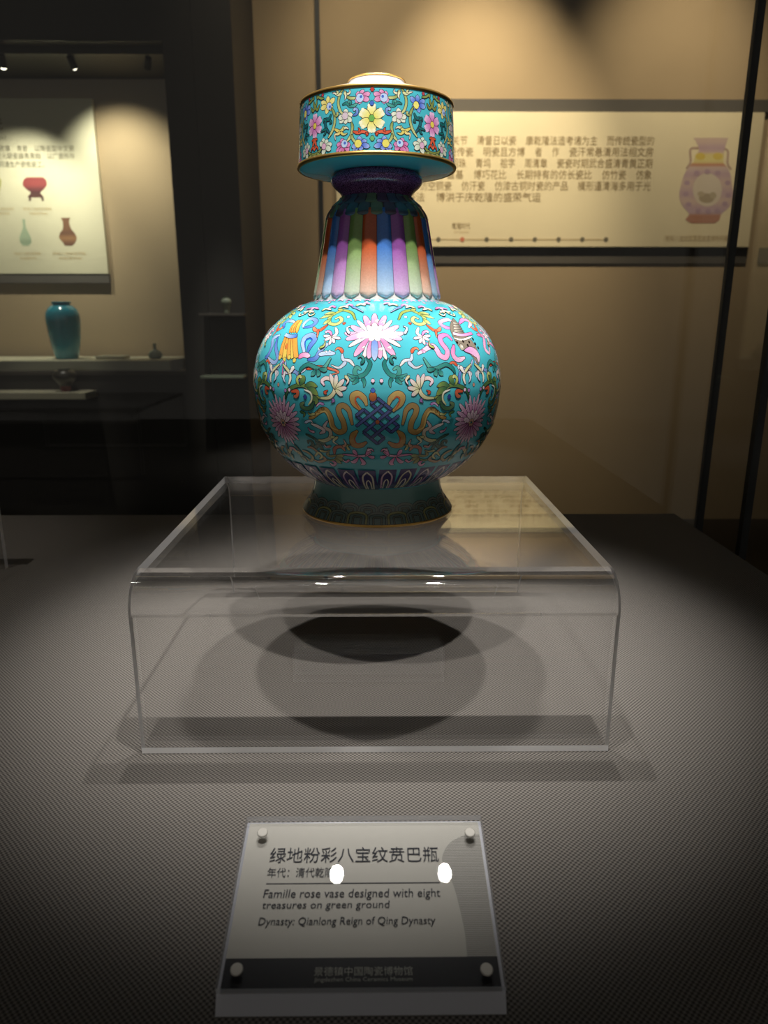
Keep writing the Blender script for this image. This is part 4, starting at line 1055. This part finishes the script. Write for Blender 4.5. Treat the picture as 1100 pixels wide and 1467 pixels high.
def small_vase(name, px, pyb, pyt, y, wpx, prof, mat, label, cat):
    b = ony(px, pyb, y); hh = ony(px, pyt, y).z - b.z; r = (ony(px + wpx / 2, pyt, y).x - ony(px - wpx / 2, pyt, y).x) / 2
    root = empty(name, (b.x, y, b.z)); tag(root, label, cat)
    k = int(len(prof) * .7)
    P_ = cat_rom([(a * r, c * hh) for a, c in prof], 5); c = int(len(P_) * .75)
    link('body', lathe('body', P_[:c + 1], 40), mat, root); link('neck_rim', lathe('neck_rim', P_[c:], 40), mat, root)
    return root
small_vase('reflection_bottle', 222, 504, 482, 3.62, 20, [(.6, 0), (.95, .12), (1, .3), (.7, .5), (.3, .62), (.22, .8), (.24, .95), (.34, 1)], M['pale'], 'small pale pear-shaped bottle standing in for a glass reflection near the end of the off-white shelf', 'bottle').location.z = zfl  # bottle shape replaces a faint reflection in the glass
# cabinet lamps on the track
for px, e, lit, tx, ty in ((3, 40.0, True, 40, 380), (105, 30.0, True, 185, 270), (210, 0, False, 200, 250)):
    p = ony(px, 80, KF + 0.055); p.z = ztop - 0.018
    t = ony(tx, ty, KY)
    spot_lamp(p, t, e, 88, 1.0, (1.0, 0.95, 0.80), 0.012, {3: 'lit small spotlight inside the wall cabinet over the blue jar', 105: 'lit small spotlight inside the wall cabinet near the edge of the ivory board', 210: 'unlit small spotlight at the end of the wall cabinet track'}[px],
              'spotlights inside the wall cabinet', M['lens'], scale=1.0, lit=lit)
# ivory picture board on the cabinet's rear wall
BY_ = KY - 0.03
b0 = ony(155, 392, BY_); b1 = ony(130, 141, BY_)
brd = board('picture_board', 'ivory information board with printed ceramics above the blue jar', 'sign', b0.x - 1.3, b0.x, b0.z, b1.z, BY_, 0.029, M['board2'])
v, f = box_data(-0.01, 1.3, -0.045, -0.002, -0.029, -0.004); link('lower_rail', mesh('lower_rail', v, f), M['rail'], brd)
board_text(brd, '瓷', -18, 6, 168, 186, M['ink']); board_text(brd, '（Ceramics）', -40, 9, 193, 200, M['inkg'])
board_text(brd, '景德镇，青瓷，以陶瓷型中文瓷', -10, 107, 208, 217, M['inkg']); board_text(brd, '宋至元朝瓷器青黑釉，以广瓷所存', -15, 108, 219, 228, M['inkg']); board_text(brd, '是明清生产瓷瓶瓷工。', -10, 64, 231, 240, M['inkg'])
for (x0, x1, y) in ((-10, 20, 297), (33, 74, 297), (20, 59, 361), (75, 124, 361)):
    board_text(brd, '粉彩八宝纹双耳瓶', x0, x1, y, y + 4.5, M['ink2']); board_text(brd, '清乾隆年制', x0 + 8, x1 - 6, y + 7, y + 11, M['ink2'])
fb = Flat(brd); c = (150, 66, 64)
fb.rows([(254, 38, 62, c), (258, 34, 66, c), (265, 33, 67, c), (271, 38, 63, (110, 52, 52)), (276, 44, 58, (84, 46, 44)), (280, 41, 61, (90, 54, 46)), (283, 40, 63, (90, 54, 46))], 4)
fb.line([(43, 282), (43, 288)], 3, (80, 50, 44)).line([(60, 282), (62, 288)], 3, (80, 50, 44)).build('printed_censer')
fb = Flat(brd); c = (164, 178, 148)
fb.rows([(314, 32, 36, c), (325, 33, 37, c), (332, 31, 40, c), (340, 28, 44, c), (347, 29, 45, (146, 160, 132)), (352, 33, 41, c)], 4).build('printed_bottle')
fb = Flat(brd); c = (122, 84, 58)
fb.rows([(312, 87, 101, c), (318, 90, 99, c), (328, 90, 102, c), (334, 86, 107, (108, 72, 52)), (341, 85, 110, (150, 108, 72)), (347, 90, 108, c), (352, 93, 104, (96, 62, 48))], 4).build('printed_double_vase')
fb = Flat(brd); c = (176, 172, 110)
fb.rows([(252, -12, -4, c), (258, -14, 2, c), (268, -14, 1, c), (280, -12, -2, c)], 4).build('printed_green_bottle')

# low white ledge and red-footed jar, solid stand-ins for reflections in the glass
LYl = 3.30
l0 = ony(0, 568, LYl); l1 = ony(125, 568, LYl)
o = box('reflection_ledge', l1.x - 1.2, l1.x, LYl - 0.02, KF, l0.z - 0.012, ony(60, 562, LYl).z, M['shelf'], bev=0.002); tag(o, 'low white ledge standing in for a shelf reflected in the glass', 'shelf')
zl = ony(60, 562, LYl).z
rj2 = small_vase('reflection_jar', 94, 552, 520, LYl + 0.05, 34, [(.38, 0), (.42, .12), (.5, .3), (.82, .5), (1, .7), (.8, .9), (.5, .97), (.55, 1)], plain('grey_glaze', rgb(70, 66, 58), .3, coat=.5), 'small grey jar with an iron red foot, standing in for a reflected jar', 'jar')
rj2.location.z = zl
link('foot_ring', lathe('foot_ring', [(0.021, 0.0), (0.024, 0.004), (0.025, 0.02), (0.024, 0.034), (0.018, 0.034)], 32), M['redj'], rj2)
# two narrow shelves and a tiny vase modelled in place of glass reflections
sy = 3.40
for (x0, x1, y, m_, lb) in ((286, 350, 451, M['rail'], 'narrow dark shelf standing in for a reflected shelf under the tiny pale vase'), (288, 350, 540, M['pale'], 'narrow pale green shelf standing in for a reflected streak below the tiny vase')):
    a = ony(x0, y, sy - 0.08); b = ony(x1, y, sy - 0.08)
    o = box('reflection_shelf', a.x, b.x, sy - 0.10, sy + 0.001, a.z - 0.006, a.z + 0.006, m_, bev=0.002); tag(o, lb, 'shelf')
z_s = ony(286, 451, sy - 0.08).z + 0.006
small_vase('reflection_vase', 325, 449, 425, sy - 0.055, 15, [(.5, 0), (.55, .06), (.6, .3), (.85, .5), (1, .68), (.85, .84), (.5, .92), (.6, 1)], M['pale'], 'tiny pale vase standing in for a vase reflected in the glass', 'vase').location.z = z_s
